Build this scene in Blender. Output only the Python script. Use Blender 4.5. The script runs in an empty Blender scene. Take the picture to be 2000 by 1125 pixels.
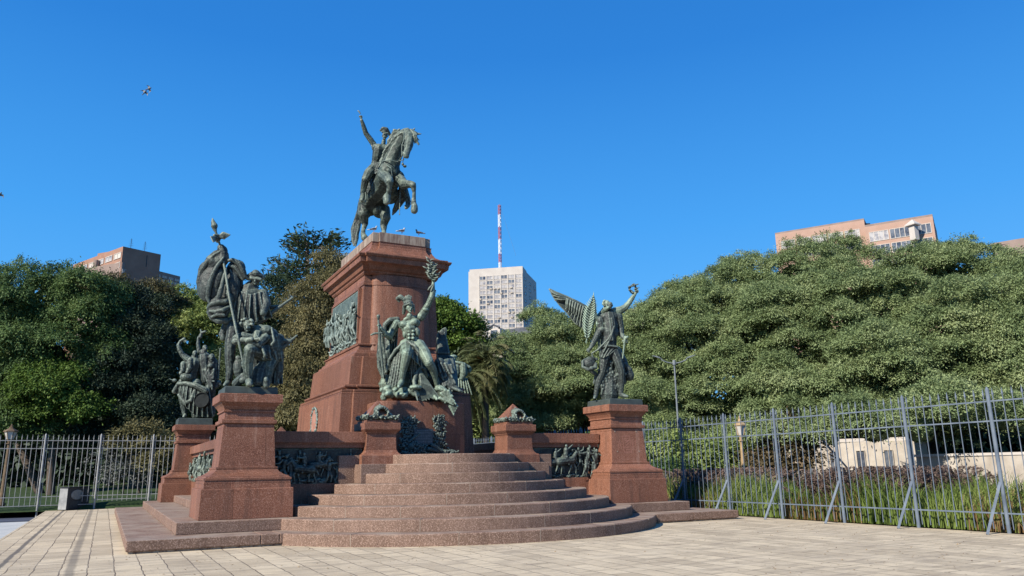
import bpy, math, random
import numpy as np
from mathutils import Vector, Matrix, noise as mnoise
random.seed(7); rng = np.random.default_rng(7)
scn = bpy.context.scene; COL = scn.collection
R = math.radians
# ------------------------------------------------------------------ camera
# world frame: X along the monument's front steps, Y into the depth, Z up, metres; camera stands over the origin
PITCH, ROLL, FPX, TH, EYE = .2317, -.016, 1492.917, .482, 1.55
c_, s_ = math.cos(TH), math.sin(TH)
FW = Vector((s_*math.cos(PITCH), c_*math.cos(PITCH), math.sin(PITCH)))
RT0 = Vector((c_, -s_, 0)); UP0 = RT0.cross(FW)
RT = RT0*math.cos(ROLL) + UP0*math.sin(ROLL); UPV = -RT0*math.sin(ROLL) + UP0*math.cos(ROLL)
cam = bpy.data.cameras.new('camera'); cam.sensor_width = 36; cam.lens = 36*FPX/2000; cam.clip_end = 3000; cam.clip_start = .1
camo = bpy.data.objects.new('camera', cam); COL.objects.link(camo)
M = Matrix((( RT.x, UPV.x, -FW.x, 0), (RT.y, UPV.y, -FW.y, 0), (RT.z, UPV.z, -FW.z, EYE), (0, 0, 0, 1)))
camo.matrix_world = M; scn.camera = camo
FWH = Vector((s_, c_, 0))
def at(px, py, d):
    """point seen at photo pixel (px, py), d metres in front of the camera measured level"""
    a = (px-1000)/FPX; b = (562.5-py)/FPX
    v = FW + RT*a + UPV*b
    return Vector((0, 0, EYE)) + v*(d/v.dot(FWH))
# ------------------------------------------------------------------ sky and sun
SUN_ELEV = R(34); SUNV = Vector((-.95, -.31, 0)).normalized()*math.cos(SUN_ELEV) + Vector((0, 0, math.sin(SUN_ELEV)))
w = bpy.data.worlds.new('World'); scn.world = w; w.use_nodes = True
nt = w.node_tree; nt.nodes.clear(); wn_ = nt.nodes; wl_ = nt.links
sky = wn_.new('ShaderNodeTexSky'); sky.sky_type = 'NISHITA'; sky.sun_disc = False
sky.sun_elevation = SUN_ELEV; sky.sun_rotation = math.atan2(SUNV.x, SUNV.y)
sky.air_density = 1.0; sky.dust_density = .1; sky.ozone_density = 3.0; sky.altitude = 30
bg = wn_.new('ShaderNodeBackground'); bg.inputs['Strength'].default_value = .093
# clear deep blue air: the sky model blended with the blue this sky shows, paler towards the horizon all the way round
tcw = wn_.new('ShaderNodeTexCoord'); sxw = wn_.new('ShaderNodeSeparateXYZ'); wl_.new(tcw.outputs['Generated'], sxw.inputs[0])
rw = wn_.new('ShaderNodeValToRGB'); wl_.new(sxw.outputs['Z'], rw.inputs[0]); el = rw.color_ramp.elements
el[0].position = 0; el[0].color = (1.0, 3.7, 7.2, 1); el[1].position = .75; el[1].color = (.08, 1.12, 4.0, 1)
for ps, cc in ((.14, (.72, 3.3, 7.1)), (.30, (.36, 2.6, 6.6)), (.50, (.13, 1.62, 5.2))):
    e_ = el.new(ps); e_.color = (*cc, 1)
mw = wn_.new('ShaderNodeMix'); mw.data_type = 'RGBA'; mw.inputs['Factor'].default_value = .9
wl_.new(sky.outputs[0], mw.inputs['A']); wl_.new(rw.outputs[0], mw.inputs['B']); wl_.new(mw.outputs['Result'], bg.inputs['Color'])
wo = wn_.new('ShaderNodeOutputWorld'); wl_.new(bg.outputs[0], wo.inputs['Surface'])
sl = bpy.data.lights.new('sun', 'SUN'); sl.energy = 5.0; sl.angle = R(.5); sl.color = (1, .93, .82)
so = bpy.data.objects.new('sun', sl); COL.objects.link(so); so.rotation_euler = SUNV.to_track_quat('Z', 'Y').to_euler()
scn.view_settings.view_transform = 'Standard'; scn.view_settings.look = 'None'; scn.view_settings.exposure = 0.62; scn.view_settings.gamma = 1
try: scn.cycles.max_bounces = 6; scn.cycles.transparent_max_bounces = 6
except Exception: pass
# ------------------------------------------------------------------ materials
MATS = {}
def mat(name, cols, scale=4, rough=.6, metal=0, bump=0, bscale=None, detail=6, speck=None, spec=.22, up=None, trans=0, stretch=(1, 1, 1), objinfo=0, contrast=(.3, .7), point=None, streak=0, blocks=None):
    AL = .86; dk = lambda c: tuple(v*AL for v in c); cols = [dk(c) for c in cols]; speck = (dk(speck[0]), speck[1], dk(speck[2])) if speck else None; up = (dk(up[0]), *up[1:]) if up else None; point = dk(point) if point else None
    m = bpy.data.materials.new(name); m.use_nodes = True; n = m.node_tree.nodes; l = m.node_tree.links
    b = n['Principled BSDF']; b.inputs['Roughness'].default_value = rough; b.inputs['Metallic'].default_value = metal
    b.inputs['Specular IOR Level'].default_value = spec
    tc = n.new('ShaderNodeTexCoord'); mp = n.new('ShaderNodeMapping'); mp.inputs['Scale'].default_value = stretch
    geo = n.new('ShaderNodeNewGeometry'); l.new(geo.outputs['Position'], mp.inputs['Vector'])
    nz = n.new('ShaderNodeTexNoise'); nz.inputs['Scale'].default_value = scale; nz.inputs['Detail'].default_value = detail; nz.inputs['Roughness'].default_value = .62
    l.new(mp.outputs[0], nz.inputs['Vector'])
    cr = n.new('ShaderNodeValToRGB'); e = cr.color_ramp.elements
    e[0].position = contrast[0]; e[1].position = contrast[1]; e[0].color = (*cols[0], 1); e[1].color = (*cols[-1], 1)
    for i, cc in enumerate(cols[1:-1]):
        x = e.new(contrast[0]+(contrast[1]-contrast[0])*(i+1)/(len(cols)-1)); x.color = (*cc, 1)
    l.new(nz.outputs['Fac'], cr.inputs[0]); out = cr.outputs[0]
    def mix(a, bcol, fac, mode='MIX'):
        mx = n.new('ShaderNodeMix'); mx.data_type = 'RGBA'; mx.blend_type = mode
        if hasattr(fac, 'node'): l.new(fac, mx.inputs['Factor'])
        else: mx.inputs['Factor'].default_value = fac
        l.new(a, mx.inputs['A'])
        if hasattr(bcol, 'node'): l.new(bcol, mx.inputs['B'])
        else: mx.inputs['B'].default_value = (*bcol, 1)
        return mx.outputs['Result']
    def ramp(o, a, b2):
        r_ = n.new('ShaderNodeMapRange'); r_.inputs['From Min'].default_value = a; r_.inputs['From Max'].default_value = b2; l.new(o, r_.inputs['Value']); return r_.outputs[0]
    if speck:
        n2 = n.new('ShaderNodeTexNoise'); n2.inputs['Scale'].default_value = speck[1]; n2.inputs['Detail'].default_value = 2; l.new(geo.outputs['Position'], n2.inputs['Vector'])
        out = mix(out, speck[0], ramp(n2.outputs['Fac'], .5, .62))
        n4 = n.new('ShaderNodeTexNoise'); n4.inputs['Scale'].default_value = speck[1]*1.6; n4.inputs['Detail'].default_value = 2; l.new(geo.outputs['Position'], n4.inputs['Vector'])
        out = mix(out, speck[2], ramp(n4.outputs['Fac'], .56, .66))
    if up:   # rain patina or dirt on faces that look up
        sp = n.new('ShaderNodeSeparateXYZ'); l.new(geo.outputs['Normal'], sp.inputs[0])
        n3 = n.new('ShaderNodeTexNoise'); n3.inputs['Scale'].default_value = up[1]; n3.inputs['Detail'].default_value = 5; l.new(geo.outputs['Position'], n3.inputs['Vector'])
        ad = n.new('ShaderNodeMath'); ad.operation = 'ADD'; l.new(n3.outputs['Fac'], ad.inputs[0])
        ml = n.new('ShaderNodeMath'); ml.operation = 'MULTIPLY'; ml.inputs[1].default_value = up[2]; l.new(sp.outputs['Z'], ml.inputs[0]); l.new(ml.outputs[0], ad.inputs[1])
        out = mix(out, up[0], ramp(ad.outputs[0], up[3], up[4]))
    if blocks:   # cut stones: thin seams and a slight change of tone from stone to stone
        sb = n.new('ShaderNodeSeparateXYZ'); l.new(geo.outputs['Position'], sb.inputs[0]); ab = n.new('ShaderNodeMath'); ab.operation = 'ADD'; l.new(sb.outputs['X'], ab.inputs[0]); l.new(sb.outputs['Y'], ab.inputs[1])
        cb_ = n.new('ShaderNodeCombineXYZ'); l.new(ab.outputs[0], cb_.inputs['X']); l.new(sb.outputs['Z'], cb_.inputs['Y'])
        bk = n.new('ShaderNodeTexBrick'); bk.inputs['Scale'].default_value = 1; bk.inputs['Brick Width'].default_value = blocks[0]; bk.inputs['Row Height'].default_value = blocks[1]; bk.inputs['Mortar Size'].default_value = .006; bk.inputs['Mortar Smooth'].default_value = .3
        bk.inputs['Color1'].default_value = (1, 1, 1, 1); bk.inputs['Color2'].default_value = (.70, .72, .74, 1); bk.inputs['Mortar'].default_value = (.38, .34, .32, 1); l.new(cb_.outputs[0], bk.inputs['Vector']); out = mix(out, bk.outputs['Color'], 1.0, 'MULTIPLY')
    if streak:   # rain streaks and soot running down the stone
        sm_ = n.new('ShaderNodeMapping'); sm_.inputs['Scale'].default_value = (2.6, 2.6, .22); l.new(geo.outputs['Position'], sm_.inputs['Vector'])
        ns = n.new('ShaderNodeTexNoise'); ns.inputs['Scale'].default_value = 1.5; ns.inputs['Detail'].default_value = 7; ns.inputs['Roughness'].default_value = .7; l.new(sm_.outputs[0], ns.inputs['Vector'])
        f1 = n.new('ShaderNodeMath'); f1.operation = 'MULTIPLY'; f1.inputs[1].default_value = streak; l.new(ramp(ns.outputs['Fac'], .5, .68), f1.inputs[0]); out = mix(out, (.075, .045, .034), f1.outputs[0])
        f2 = n.new('ShaderNodeMath'); f2.operation = 'MULTIPLY'; f2.inputs[1].default_value = streak*.8; l.new(ramp(ns.outputs['Fac'], .42, .28), f2.inputs[0]); out = mix(out, (.36, .23, .17), f2.outputs[0])
    if point:   # bronze patina, with painted highlights on high edges and painted shade in hollows
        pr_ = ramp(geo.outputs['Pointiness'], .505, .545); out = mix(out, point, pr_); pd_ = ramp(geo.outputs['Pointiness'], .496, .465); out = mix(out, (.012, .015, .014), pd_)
    if objinfo:
        oi = n.new('ShaderNodeObjectInfo'); h = n.new('ShaderNodeHueSaturation'); l.new(out, h.inputs['Color']); l.new(ramp(oi.outputs['Random'], -1/objinfo*.5, 1/objinfo*.5+1), h.inputs['Value'])
        h.inputs['Value'].default_value = 1; out = h.outputs[0]
    l.new(out, b.inputs['Base Color'])
    if bump:
        bn = n.new('ShaderNodeTexNoise'); bn.inputs['Scale'].default_value = bscale or scale*6; bn.inputs['Detail'].default_value = 6; l.new(mp.outputs[0], bn.inputs['Vector'])
        bp = n.new('ShaderNodeBump'); bp.inputs['Strength'].default_value = bump; bp.inputs['Distance'].default_value = .03; l.new(bn.outputs['Fac'], bp.inputs['Height']); l.new(bp.outputs[0], b.inputs['Normal'])
    if trans:
        o = n['Material Output']; t = n.new('ShaderNodeBsdfTranslucent'); l.new(out, t.inputs['Color']); ms = n.new('ShaderNodeMixShader'); ms.inputs[0].default_value = trans
        l.new(b.outputs[0], ms.inputs[1]); l.new(t.outputs[0], ms.inputs[2]); l.new(ms.outputs[0], o.inputs['Surface'])
    MATS[name] = m; return m
GR = mat('red_granite', [(.19, .075, .043), (.24, .099, .057), (.30, .13, .078)], 1.1, .5, bump=.1, bscale=70, speck=((.40, .205, .14), 46, (.075, .027, .018)), contrast=(.25, .75), streak=.62, blocks=(2.3, 1.31))
GRS = mat('worn_step_granite', [(.145, .088, .062), (.20, .127, .092), (.265, .172, .128)], 1.0, .75, bump=.2, bscale=60, speck=((.36, .245, .19), 40, (.085, .045, .033)), up=((.33, .26, .205), 1.5, .45, .78, 1.1), contrast=(.28, .72), streak=.35)
GRD = mat('weathered_granite_top', [(.16, .10, .08), (.36, .30, .24)], 3, .8, bump=.3, bscale=20, stretch=(4, 4, .5), contrast=(.35, .6))
JT = mat('pale_joint_mortar', [(.27, .215, .17), (.36, .30, .24)], 8, .9)
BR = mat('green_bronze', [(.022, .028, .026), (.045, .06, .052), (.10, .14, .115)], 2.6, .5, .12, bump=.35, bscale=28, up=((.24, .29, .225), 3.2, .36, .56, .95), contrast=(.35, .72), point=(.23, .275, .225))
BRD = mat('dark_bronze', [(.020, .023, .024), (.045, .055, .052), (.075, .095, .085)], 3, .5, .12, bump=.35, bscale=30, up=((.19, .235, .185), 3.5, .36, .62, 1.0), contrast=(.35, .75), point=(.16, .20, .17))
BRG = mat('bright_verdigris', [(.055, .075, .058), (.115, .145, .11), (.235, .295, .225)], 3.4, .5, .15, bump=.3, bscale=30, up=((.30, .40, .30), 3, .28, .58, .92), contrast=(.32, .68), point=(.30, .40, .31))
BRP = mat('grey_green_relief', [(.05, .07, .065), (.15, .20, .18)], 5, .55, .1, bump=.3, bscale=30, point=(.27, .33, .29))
WHITE = mat('pale_render', [(.50, .45, .40), (.60, .55, .49)], .6, .8)
CREAM = mat('cream_stucco', [(.34, .29, .235), (.56, .50, .42)], 1.2, .85)
DRUMM = mat('dark_drum_skin', [(.016, .018, .018), (.035, .04, .04)], 5, .8, spec=.05)
PLATEM = mat('cast_base_metal', [(.045, .055, .052), (.09, .11, .10)], 5, .5, .15)
GLASSD = mat('dark_window_glass', [(.05, .06, .085), (.17, .19, .22)], .9, .15, spec=.6, contrast=(.4, .6))
GLASSL = mat('curtained_window', [(.22, .22, .25), (.46, .44, .43)], .75, .3, contrast=(.4, .55))
BRICK = mat('brick_render', [(.30, .165, .115), (.38, .22, .155)], .7, .85)
BRICK2 = mat('grey_brown_facade', [(.23, .17, .145), (.33, .25, .21)], .7, .85)
SALM = mat('salmon_facade', [(.40, .255, .19), (.47, .31, .24)], .5, .85)
SLATE = mat('slate_roof', [(.05, .055, .065), (.10, .105, .12)], 2, .6)
STEEL = mat('galvanised_paint', [(.085, .11, .15), (.17, .205, .25)], 3, .65, 0, up=None)
STEELW = mat('pale_grey_paint', [(.13, .155, .18), (.22, .24, .26)], 3, .65, 0)
IRON = mat('dark_iron', [(.03, .035, .045), (.07, .08, .09)], 5, .5, .4)
OCHRE = mat('ochre_lantern_paint', [(.30, .20, .10), (.50, .36, .20)], 6, .6)
BROWNP = mat('brown_lantern_paint', [(.10, .07, .045), (.20, .14, .085)], 6, .7)
LGLASS = mat('frosted_lantern_glass', [(.45, .42, .38), (.6, .57, .52)], 6, .3)
RED = mat('mast_red_paint', [(.36, .12, .15), (.46, .18, .20)], 2, .6)
MWHITE = mat('mast_white_paint', [(.75, .75, .77), (.8, .8, .8)], 2, .6)
STEELL = mat('chalky_fence_paint', [(.22, .225, .23), (.40, .40, .39)], 4, .65, 0)
BOXM = mat('grey_cabinet_paint', [(.022, .024, .030), (.05, .052, .06)], 4, .55)
BARK = mat('bark', [(.06, .045, .035), (.15, .12, .095)], 5, .9, bump=.6, bscale=12, stretch=(1, 1, .2))
PIG = mat('pigeon_grey', [(.06, .065, .08), (.16, .165, .19)], 18, .6)
PIGW = mat('pigeon_white', [(.35, .35, .36), (.62, .61, .6)], 18, .6)
SOIL = mat('soil', [(.05, .04, .03), (.12, .10, .07)], 2, .95)
def leafmat(name, a, b, c, tr=.25):
    return mat(name, [a, b, c], .55, .6, spec=.2, trans=tr, detail=9, contrast=(.34, .66))
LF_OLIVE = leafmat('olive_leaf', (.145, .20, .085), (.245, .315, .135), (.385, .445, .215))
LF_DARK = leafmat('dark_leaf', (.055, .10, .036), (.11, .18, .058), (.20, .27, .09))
LF_NAVY = leafmat('deep_green_leaf', (.024, .042, .030), (.040, .064, .040), (.07, .095, .05), .12)  # leaves of a very dark green
LF_TAN = leafmat('tan_conifer_leaf', (.12, .115, .05), (.20, .18, .08), (.30, .265, .13))
LF_MID = leafmat('mid_leaf', (.16, .22, .06), (.26, .33, .10), (.38, .44, .16))
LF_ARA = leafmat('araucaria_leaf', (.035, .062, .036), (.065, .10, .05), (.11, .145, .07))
LF_PALM = leafmat('palm_leaf', (.08, .10, .04), (.15, .17, .07), (.26, .22, .10))
LF_BRIGHT = leafmat('bright_leaf', (.06, .11, .02), (.115, .19, .035), (.18, .27, .06))
GRASS = leafmat('reed_grass', (.10, .15, .03), (.18, .25, .055), (.32, .38, .11), .3)
PLUME = leafmat('seed_plume', (.12, .08, .065), (.22, .155, .125), (.36, .27, .21), .3)
DRYG = leafmat('dry_grass', (.15, .09, .04), (.26, .16, .075), (.36, .25, .13), .3)
LAWN = mat('lawn', [(.015, .035, .010), (.05, .08, .022)], 2, .9, bump=.5, bscale=30)
# plaza paving ----------------------------------------------------------------
def paving():
    m = bpy.data.materials.new('plaza_paving'); m.use_nodes = True; n = m.node_tree.nodes; l = m.node_tree.links; b = n['Principled BSDF']
    b.inputs['Roughness'].default_value = .8; b.inputs['Specular IOR Level'].default_value = .3
    g = n.new('ShaderNodeNewGeometry')
    wn = n.new('ShaderNodeTexNoise'); wn.inputs['Scale'].default_value = 1.6; l.new(g.outputs['Position'], wn.inputs['Vector'])
    vs = n.new('ShaderNodeVectorMath'); vs.operation = 'SCALE'; vs.inputs['Scale'].default_value = .06; l.new(wn.outputs['Color'], vs.inputs[0])
    va = n.new('ShaderNodeVectorMath'); l.new(g.outputs['Position'], va.inputs[0]); l.new(vs.outputs[0], va.inputs[1])
    mp = n.new('ShaderNodeMapping'); mp.inputs['Rotation'].default_value = (0, 0, R(90)); mp.inputs['Location'].default_value = (0, .07, 0); l.new(va.outputs[0], mp.inputs['Vector'])
    bk = n.new('ShaderNodeTexBrick'); bk.offset = .37; bk.inputs['Scale'].default_value = 1; bk.inputs['Brick Width'].default_value = 1.25; bk.inputs['Row Height'].default_value = .405
    bk.inputs['Mortar Size'].default_value = .011; bk.inputs['Mortar Smooth'].default_value = .25; bk.inputs['Color1'].default_value = (.57, .47, .32, 1); bk.inputs['Color2'].default_value = (.40, .325, .22, 1); bk.inputs['Mortar'].default_value = (.10, .075, .052, 1)
    l.new(mp.outputs[0], bk.inputs['Vector'])
    def noise(sc, det=6, st=(1, 1, 1)):
        q = n.new('ShaderNodeMapping'); q.inputs['Scale'].default_value = st; l.new(g.outputs['Position'], q.inputs['Vector'])
        t = n.new('ShaderNodeTexNoise'); t.inputs['Scale'].default_value = sc; t.inputs['Detail'].default_value = det; t.inputs['Roughness'].default_value = .65; l.new(q.outputs[0], t.inputs['Vector']); return t.outputs['Fac']
    def rmp(o, a, b2, c=0, d=1):
        q = n.new('ShaderNodeMapRange'); q.inputs[1].default_value = a; q.inputs[2].default_value = b2; q.inputs[3].default_value = c; q.inputs[4].default_value = d; l.new(o, q.inputs[0]); return q.outputs[0]
    def mix(a, col, f, mode='MIX'):
        x = n.new('ShaderNodeMix'); x.data_type = 'RGBA'; x.blend_type = mode; l.new(f, x.inputs['Factor']); l.new(a, x.inputs['A']); x.inputs['B'].default_value = (*col, 1); return x.outputs['Result']
    o = bk.outputs['Color']
    o = mix(o, (.56, .47, .335), rmp(noise(.8, 8, (1, 1, 1)), .45, .75, 0, .7))
    o = mix(o, (.26, .21, .15), rmp(noise(2.3, 8, (.45, 1.8, 1)), .47, .68, 0, .8))
    o = mix(o, (.24, .21, .17), rmp(noise(9, 5, (.6, 1.5, 1)), .54, .72, 0, .65))
    # long dark lines beside the platform, each with its own soft edge
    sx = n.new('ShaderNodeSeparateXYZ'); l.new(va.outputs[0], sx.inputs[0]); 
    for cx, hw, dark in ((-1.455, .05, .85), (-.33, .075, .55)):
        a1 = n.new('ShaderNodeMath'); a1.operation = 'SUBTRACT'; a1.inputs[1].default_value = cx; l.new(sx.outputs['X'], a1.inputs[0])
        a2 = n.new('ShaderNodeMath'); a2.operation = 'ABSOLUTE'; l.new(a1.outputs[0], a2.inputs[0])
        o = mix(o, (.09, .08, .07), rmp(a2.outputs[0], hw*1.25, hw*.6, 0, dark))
    l.new(o, b.inputs['Base Color'])
    bp = n.new('ShaderNodeBump'); bp.inputs['Strength'].default_value = .5; bp.inputs['Distance'].default_value = .012
    ad = n.new('ShaderNodeMath'); ad.operation = 'SUBTRACT'; l.new(noise(22, 5), ad.inputs[0]); l.new(bk.outputs['Fac'], ad.inputs[1]); l.new(ad.outputs[0], bp.inputs['Height']); l.new(bp.outputs[0], b.inputs['Normal'])
    return m
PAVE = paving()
LOWPAVE = mat('pale_lower_paving', [(.38, .40, .40), (.55, .55, .53)], 1.4, .8, bump=.2)
ROADM = mat('bluish_asphalt', [(.055, .065, .095), (.085, .095, .13)], 1.5, .8)
# ------------------------------------------------------------------ object helpers
WL = {}
def meshobj(name, V, F, m, parent=None, smooth=False, label=None, cat=None, group=None, kind=None, loc=None, bevel=0, sharp=None):
    me = bpy.data.meshes.new(name)
    base = WL[parent.name] if parent else (Vector(loc) if loc is not None else Vector((0, 0, 0)))
    V = np.asarray(V, dtype=np.float32).reshape(-1, 3) - np.array(base, dtype=np.float32)
    if isinstance(F, np.ndarray):
        nv = F.shape[1]; me.vertices.add(len(V)); me.vertices.foreach_set('co', V.ravel())
        me.loops.add(F.size); me.loops.foreach_set('vertex_index', F.ravel().astype(np.int32))
        me.polygons.add(len(F)); me.polygons.foreach_set('loop_start', np.arange(0, F.size, nv, dtype=np.int32)); me.polygons.foreach_set('loop_total', np.full(len(F), nv, dtype=np.int32))
        me.update(calc_edges=True)
    else: me.from_pydata([tuple(map(float, v)) for v in V], [], [tuple(map(int, f)) for f in F]); me.update()
    if m: me.materials.append(m)
    if smooth: me.polygons.foreach_set('use_smooth', [True]*len(me.polygons))
    o = bpy.data.objects.new(name, me); COL.objects.link(o)
    if parent: o.parent = parent
    else: o.location = base
    WL[o.name] = base
    if bevel:
        b = o.modifiers.new('edge', 'BEVEL'); b.width = bevel; b.segments = 2; b.limit_method = 'ANGLE'; b.angle_limit = R(25)
    tag(o, label, cat, group, kind); return o
def tag(o, label=None, cat=None, group=None, kind=None):
    if label: o['label'] = label
    if cat: o['category'] = cat
    if group: o['group'] = group
    if kind: o['kind'] = kind
def thing(name, label, cat, loc, group=None):
    o = bpy.data.objects.new(name, None); COL.objects.link(o); o.location = loc; o.empty_display_size = .2
    tag(o, label, cat, group); WL[o.name] = Vector(loc); return o
class MB:
    """collects simple solids in world coordinates and links them as one mesh"""
    def __init__(s): s.V = []; s.F = []
    def add(s, V, F):
        b = len(s.V); s.V += [tuple(v) for v in V]; s.F += [tuple(b+i for i in f) for f in F]; return s
    def box(s, x0, x1, y0, y1, z0, z1):
        return s.add([(x0, y0, z0), (x1, y0, z0), (x1, y1, z0), (x0, y1, z0), (x0, y0, z1), (x1, y0, z1), (x1, y1, z1), (x0, y1, z1)],
                     [(0, 3, 2, 1), (4, 5, 6, 7), (0, 1, 5, 4), (1, 2, 6, 5), (2, 3, 7, 6), (3, 0, 4, 7)])
    def loft(s, rings, cap=True):
        n = len(rings[0]); V = [p for r_ in rings for p in r_]; F = []
        for i in range(len(rings)-1):
            for j in range(n): F.append((i*n+j, i*n+(j+1) % n, (i+1)*n+(j+1) % n, (i+1)*n+j))
        if cap: F.append(tuple(range(n-1, -1, -1))); F.append(tuple((len(rings)-1)*n+j for j in range(n)))
        return s.add(V, F)
    def prof(s, cx, cy, pr):
        """rectangular moulded block: pr = [(z, half_x, half_y), ...]"""
        return s.loft([[(cx-hx, cy-hy, z), (cx+hx, cy-hy, z), (cx+hx, cy+hy, z), (cx-hx, cy+hy, z)] for z, hx, hy in pr])
    def tube(s, pts, r0, r1=None, n=8, cap=True):
        pts = [Vector(p) for p in pts]; r1 = r0 if r1 is None else r1; rings = []
        for i, p in enumerate(pts):
            t = (pts[min(i+1, len(pts)-1)] - pts[max(i-1, 0)]).normalized()
            a = t.cross(Vector((0, 0, 1)) if abs(t.z) < .9 else Vector((1, 0, 0))).normalized(); b = t.cross(a)
            rr = r0 + (r1-r0)*i/max(1, len(pts)-1)
            rings.append([tuple(p + a*math.cos(2*math.pi*k/n)*rr - b*math.sin(2*math.pi*k/n)*rr) for k in range(n)])
        return s.loft(rings, cap)
    def bar(s, p, q, w_, d_=None):
        return s.tube([p, q], w_*.7071, n=4)
    def disc(s, c, ax, r, h, n=20):
        c = Vector(c); ax = Vector(ax).normalized(); return s.tube([c, c+ax*h], r, n=n)
    def build(s, name, m, parent=None, **k): return meshobj(name, s.V, s.F, m, parent, **k)
# ------------------------------------------------------------------ sculpting: many soft volumes fused into one continuous surface
def _caps(p, q, r1, r2, n=9):
    p = np.array(p, float); q = np.array(q, float); d = q-p; L = np.linalg.norm(d)
    t = d/L if L > 1e-6 else np.array([0, 0, 1.]); a = np.cross(t, [0, 0, 1.] if abs(t[2]) < .9 else [1., 0, 0]); a /= np.linalg.norm(a); b = np.cross(t, a)
    rings = []
    for ph in (-90, -60, -30, 0): rings.append((p + t*r1*math.sin(R(ph)), r1*math.cos(R(ph))+1e-4))
    for ph in (0, 30, 60, 90): rings.append((q + t*r2*math.sin(R(ph)), r2*math.cos(R(ph))+1e-4))
    V = []; 
    for c, rr in rings:
        for k in range(n): V.append(c + (a*math.cos(2*math.pi*k/n) - b*math.sin(2*math.pi*k/n))*rr)
    F = [(i*n+j, i*n+(j+1) % n, (i+1)*n+(j+1) % n, (i+1)*n+j) for i in range(len(rings)-1) for j in range(n)]
    F.append(tuple(range(n-1, -1, -1))); F.append(tuple((len(rings)-1)*n+j for j in range(n)))
    return V, F
class Sculpt(MB):
    def __init__(s, ox=0, oy=0, sc=1, D=20):
        super().__init__(); s.ox, s.oy, s.sc, s.D = ox, oy, sc, D; s.k = D/FPX/sc
    def P(s, t):
        if len(t) == 2: t = (*t, 0)
        return at(s.ox+t[0]/s.sc, s.oy+t[1]/s.sc, s.D+t[2])
    def cap(s, a, b, r1, r2=None):
        r2 = r1 if r2 is None else r2
        s.add(*_caps(s.P(a), s.P(b), r1*s.k, r2*s.k)); return s
    def chain(s, *pts):
        for a, b in zip(pts, pts[1:]): s.cap(a[:3], b[:3], a[3], b[3])
        return s
    def wcap(s, a, b, r1, r2=None): s.add(*_caps(a, b, r1, r2 if r2 is not None else r1)); return s
    def ell(s, c, rx, ry, rz=None, rot=0, world=False):
        """ellipsoid: rx, ry across the view, rz in depth (zoom px unless world)"""
        rz = rx if rz is None else rz
        k = 1 if world else s.k; C0 = Vector(c) if world else s.P(c)
        ca, sa = math.cos(R(rot)), math.sin(R(rot)); X = RT0*ca + Vector((0, 0, 1))*sa; Z = -RT0*sa + Vector((0, 0, 1))*ca
        V = []; n = 14; m_ = 9
        for i in range(m_):
            ph = math.pi*(i+.02)/(m_-1+.04) - math.pi/2
            for j in range(n):
                th = 2*math.pi*j/n
                V.append(C0 + X*(math.cos(ph)*math.cos(th)*rx*k) + FWH*(math.cos(ph)*math.sin(th)*rz*k) + Z*(math.sin(ph)*ry*k))
        F = [(i*n+j, i*n+(j+1) % n, (i+1)*n+(j+1) % n, (i+1)*n+j) for i in range(m_-1) for j in range(n)]
        F.append(tuple(range(n-1, -1, -1))); F.append(tuple((m_-1)*n+j for j in range(n)))
        return s.add(V, F)
    def slab(s, pts, th, dd=0):
        """closed plate following an outline of zoom points (x, y, depth), th metres thick in depth"""
        P = [s.P(p) for p in pts]; n = len(P); V = P + [p + FWH*th for p in P]
        c0 = sum(P, Vector())/n; V += [c0, c0+FWH*th]
        F = []
        for i in range(n):
            j = (i+1) % n; F += [(i, j, n+j, n+i), (2*n, j, i), (2*n+1, n+i, n+j)]
        return s.add(V, F)
    def cloth(s, top, bot, folds=5, amp=8, th=5, nu=None, nv=10, bulge=0, ph=0):
        """hanging cloth between two curves of (x, y, depth); folds run from top to bottom"""
        nu = nu or folds*6
        def samp(c, t):
            x = t*(len(c)-1); i = min(int(x), len(c)-2); f = x-i
            a = [*c[i], 0][:3]; b = [*c[i+1], 0][:3]; return [a[k]*(1-f)+b[k]*f for k in range(3)]
        G = []
        for v in range(nv+1):
            row = []
            for u in range(nu+1):
                t = u/nu; f = v/nv; a = samp(top, t); b = samp(bot, t)
                x = a[0]*(1-f)+b[0]*f; y = a[1]*(1-f)+b[1]*f; d = a[2]*(1-f)+b[2]*f
                wv = math.sin(t*folds*2*math.pi+ph+1.2*math.sin(f*2.3+ph)); row.append(s.P((x+amp*.5*math.cos(t*folds*6.28+ph)*(.3+.7*f), y, d - s.k*(amp*wv*(.35+.65*f) + bulge*math.sin(math.pi*f)))))
            G.append(row)
        n = nu+1; V = [p for r_ in G for p in r_]; N = len(V); V += [p + FWH*(th*s.k) for p in V]; F = []
        for v in range(nv):
            for u in range(nu):
                a, b, c, d = v*n+u, v*n+u+1, (v+1)*n+u+1, (v+1)*n+u
                F += [(a, d, c, b), (N+a, N+b, N+c, N+d)]
        for u in range(nu): F += [(u, u+1, N+u+1, N+u), (nv*n+u+1, nv*n+u, N+nv*n+u, N+nv*n+u+1)]
        for v in range(nv): F += [((v+1)*n, v*n, N+v*n, N+(v+1)*n), (v*n+nu, (v+1)*n+nu, N+(v+1)*n+nu, N+v*n+nu)]
        return s.add(V, F)
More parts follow.
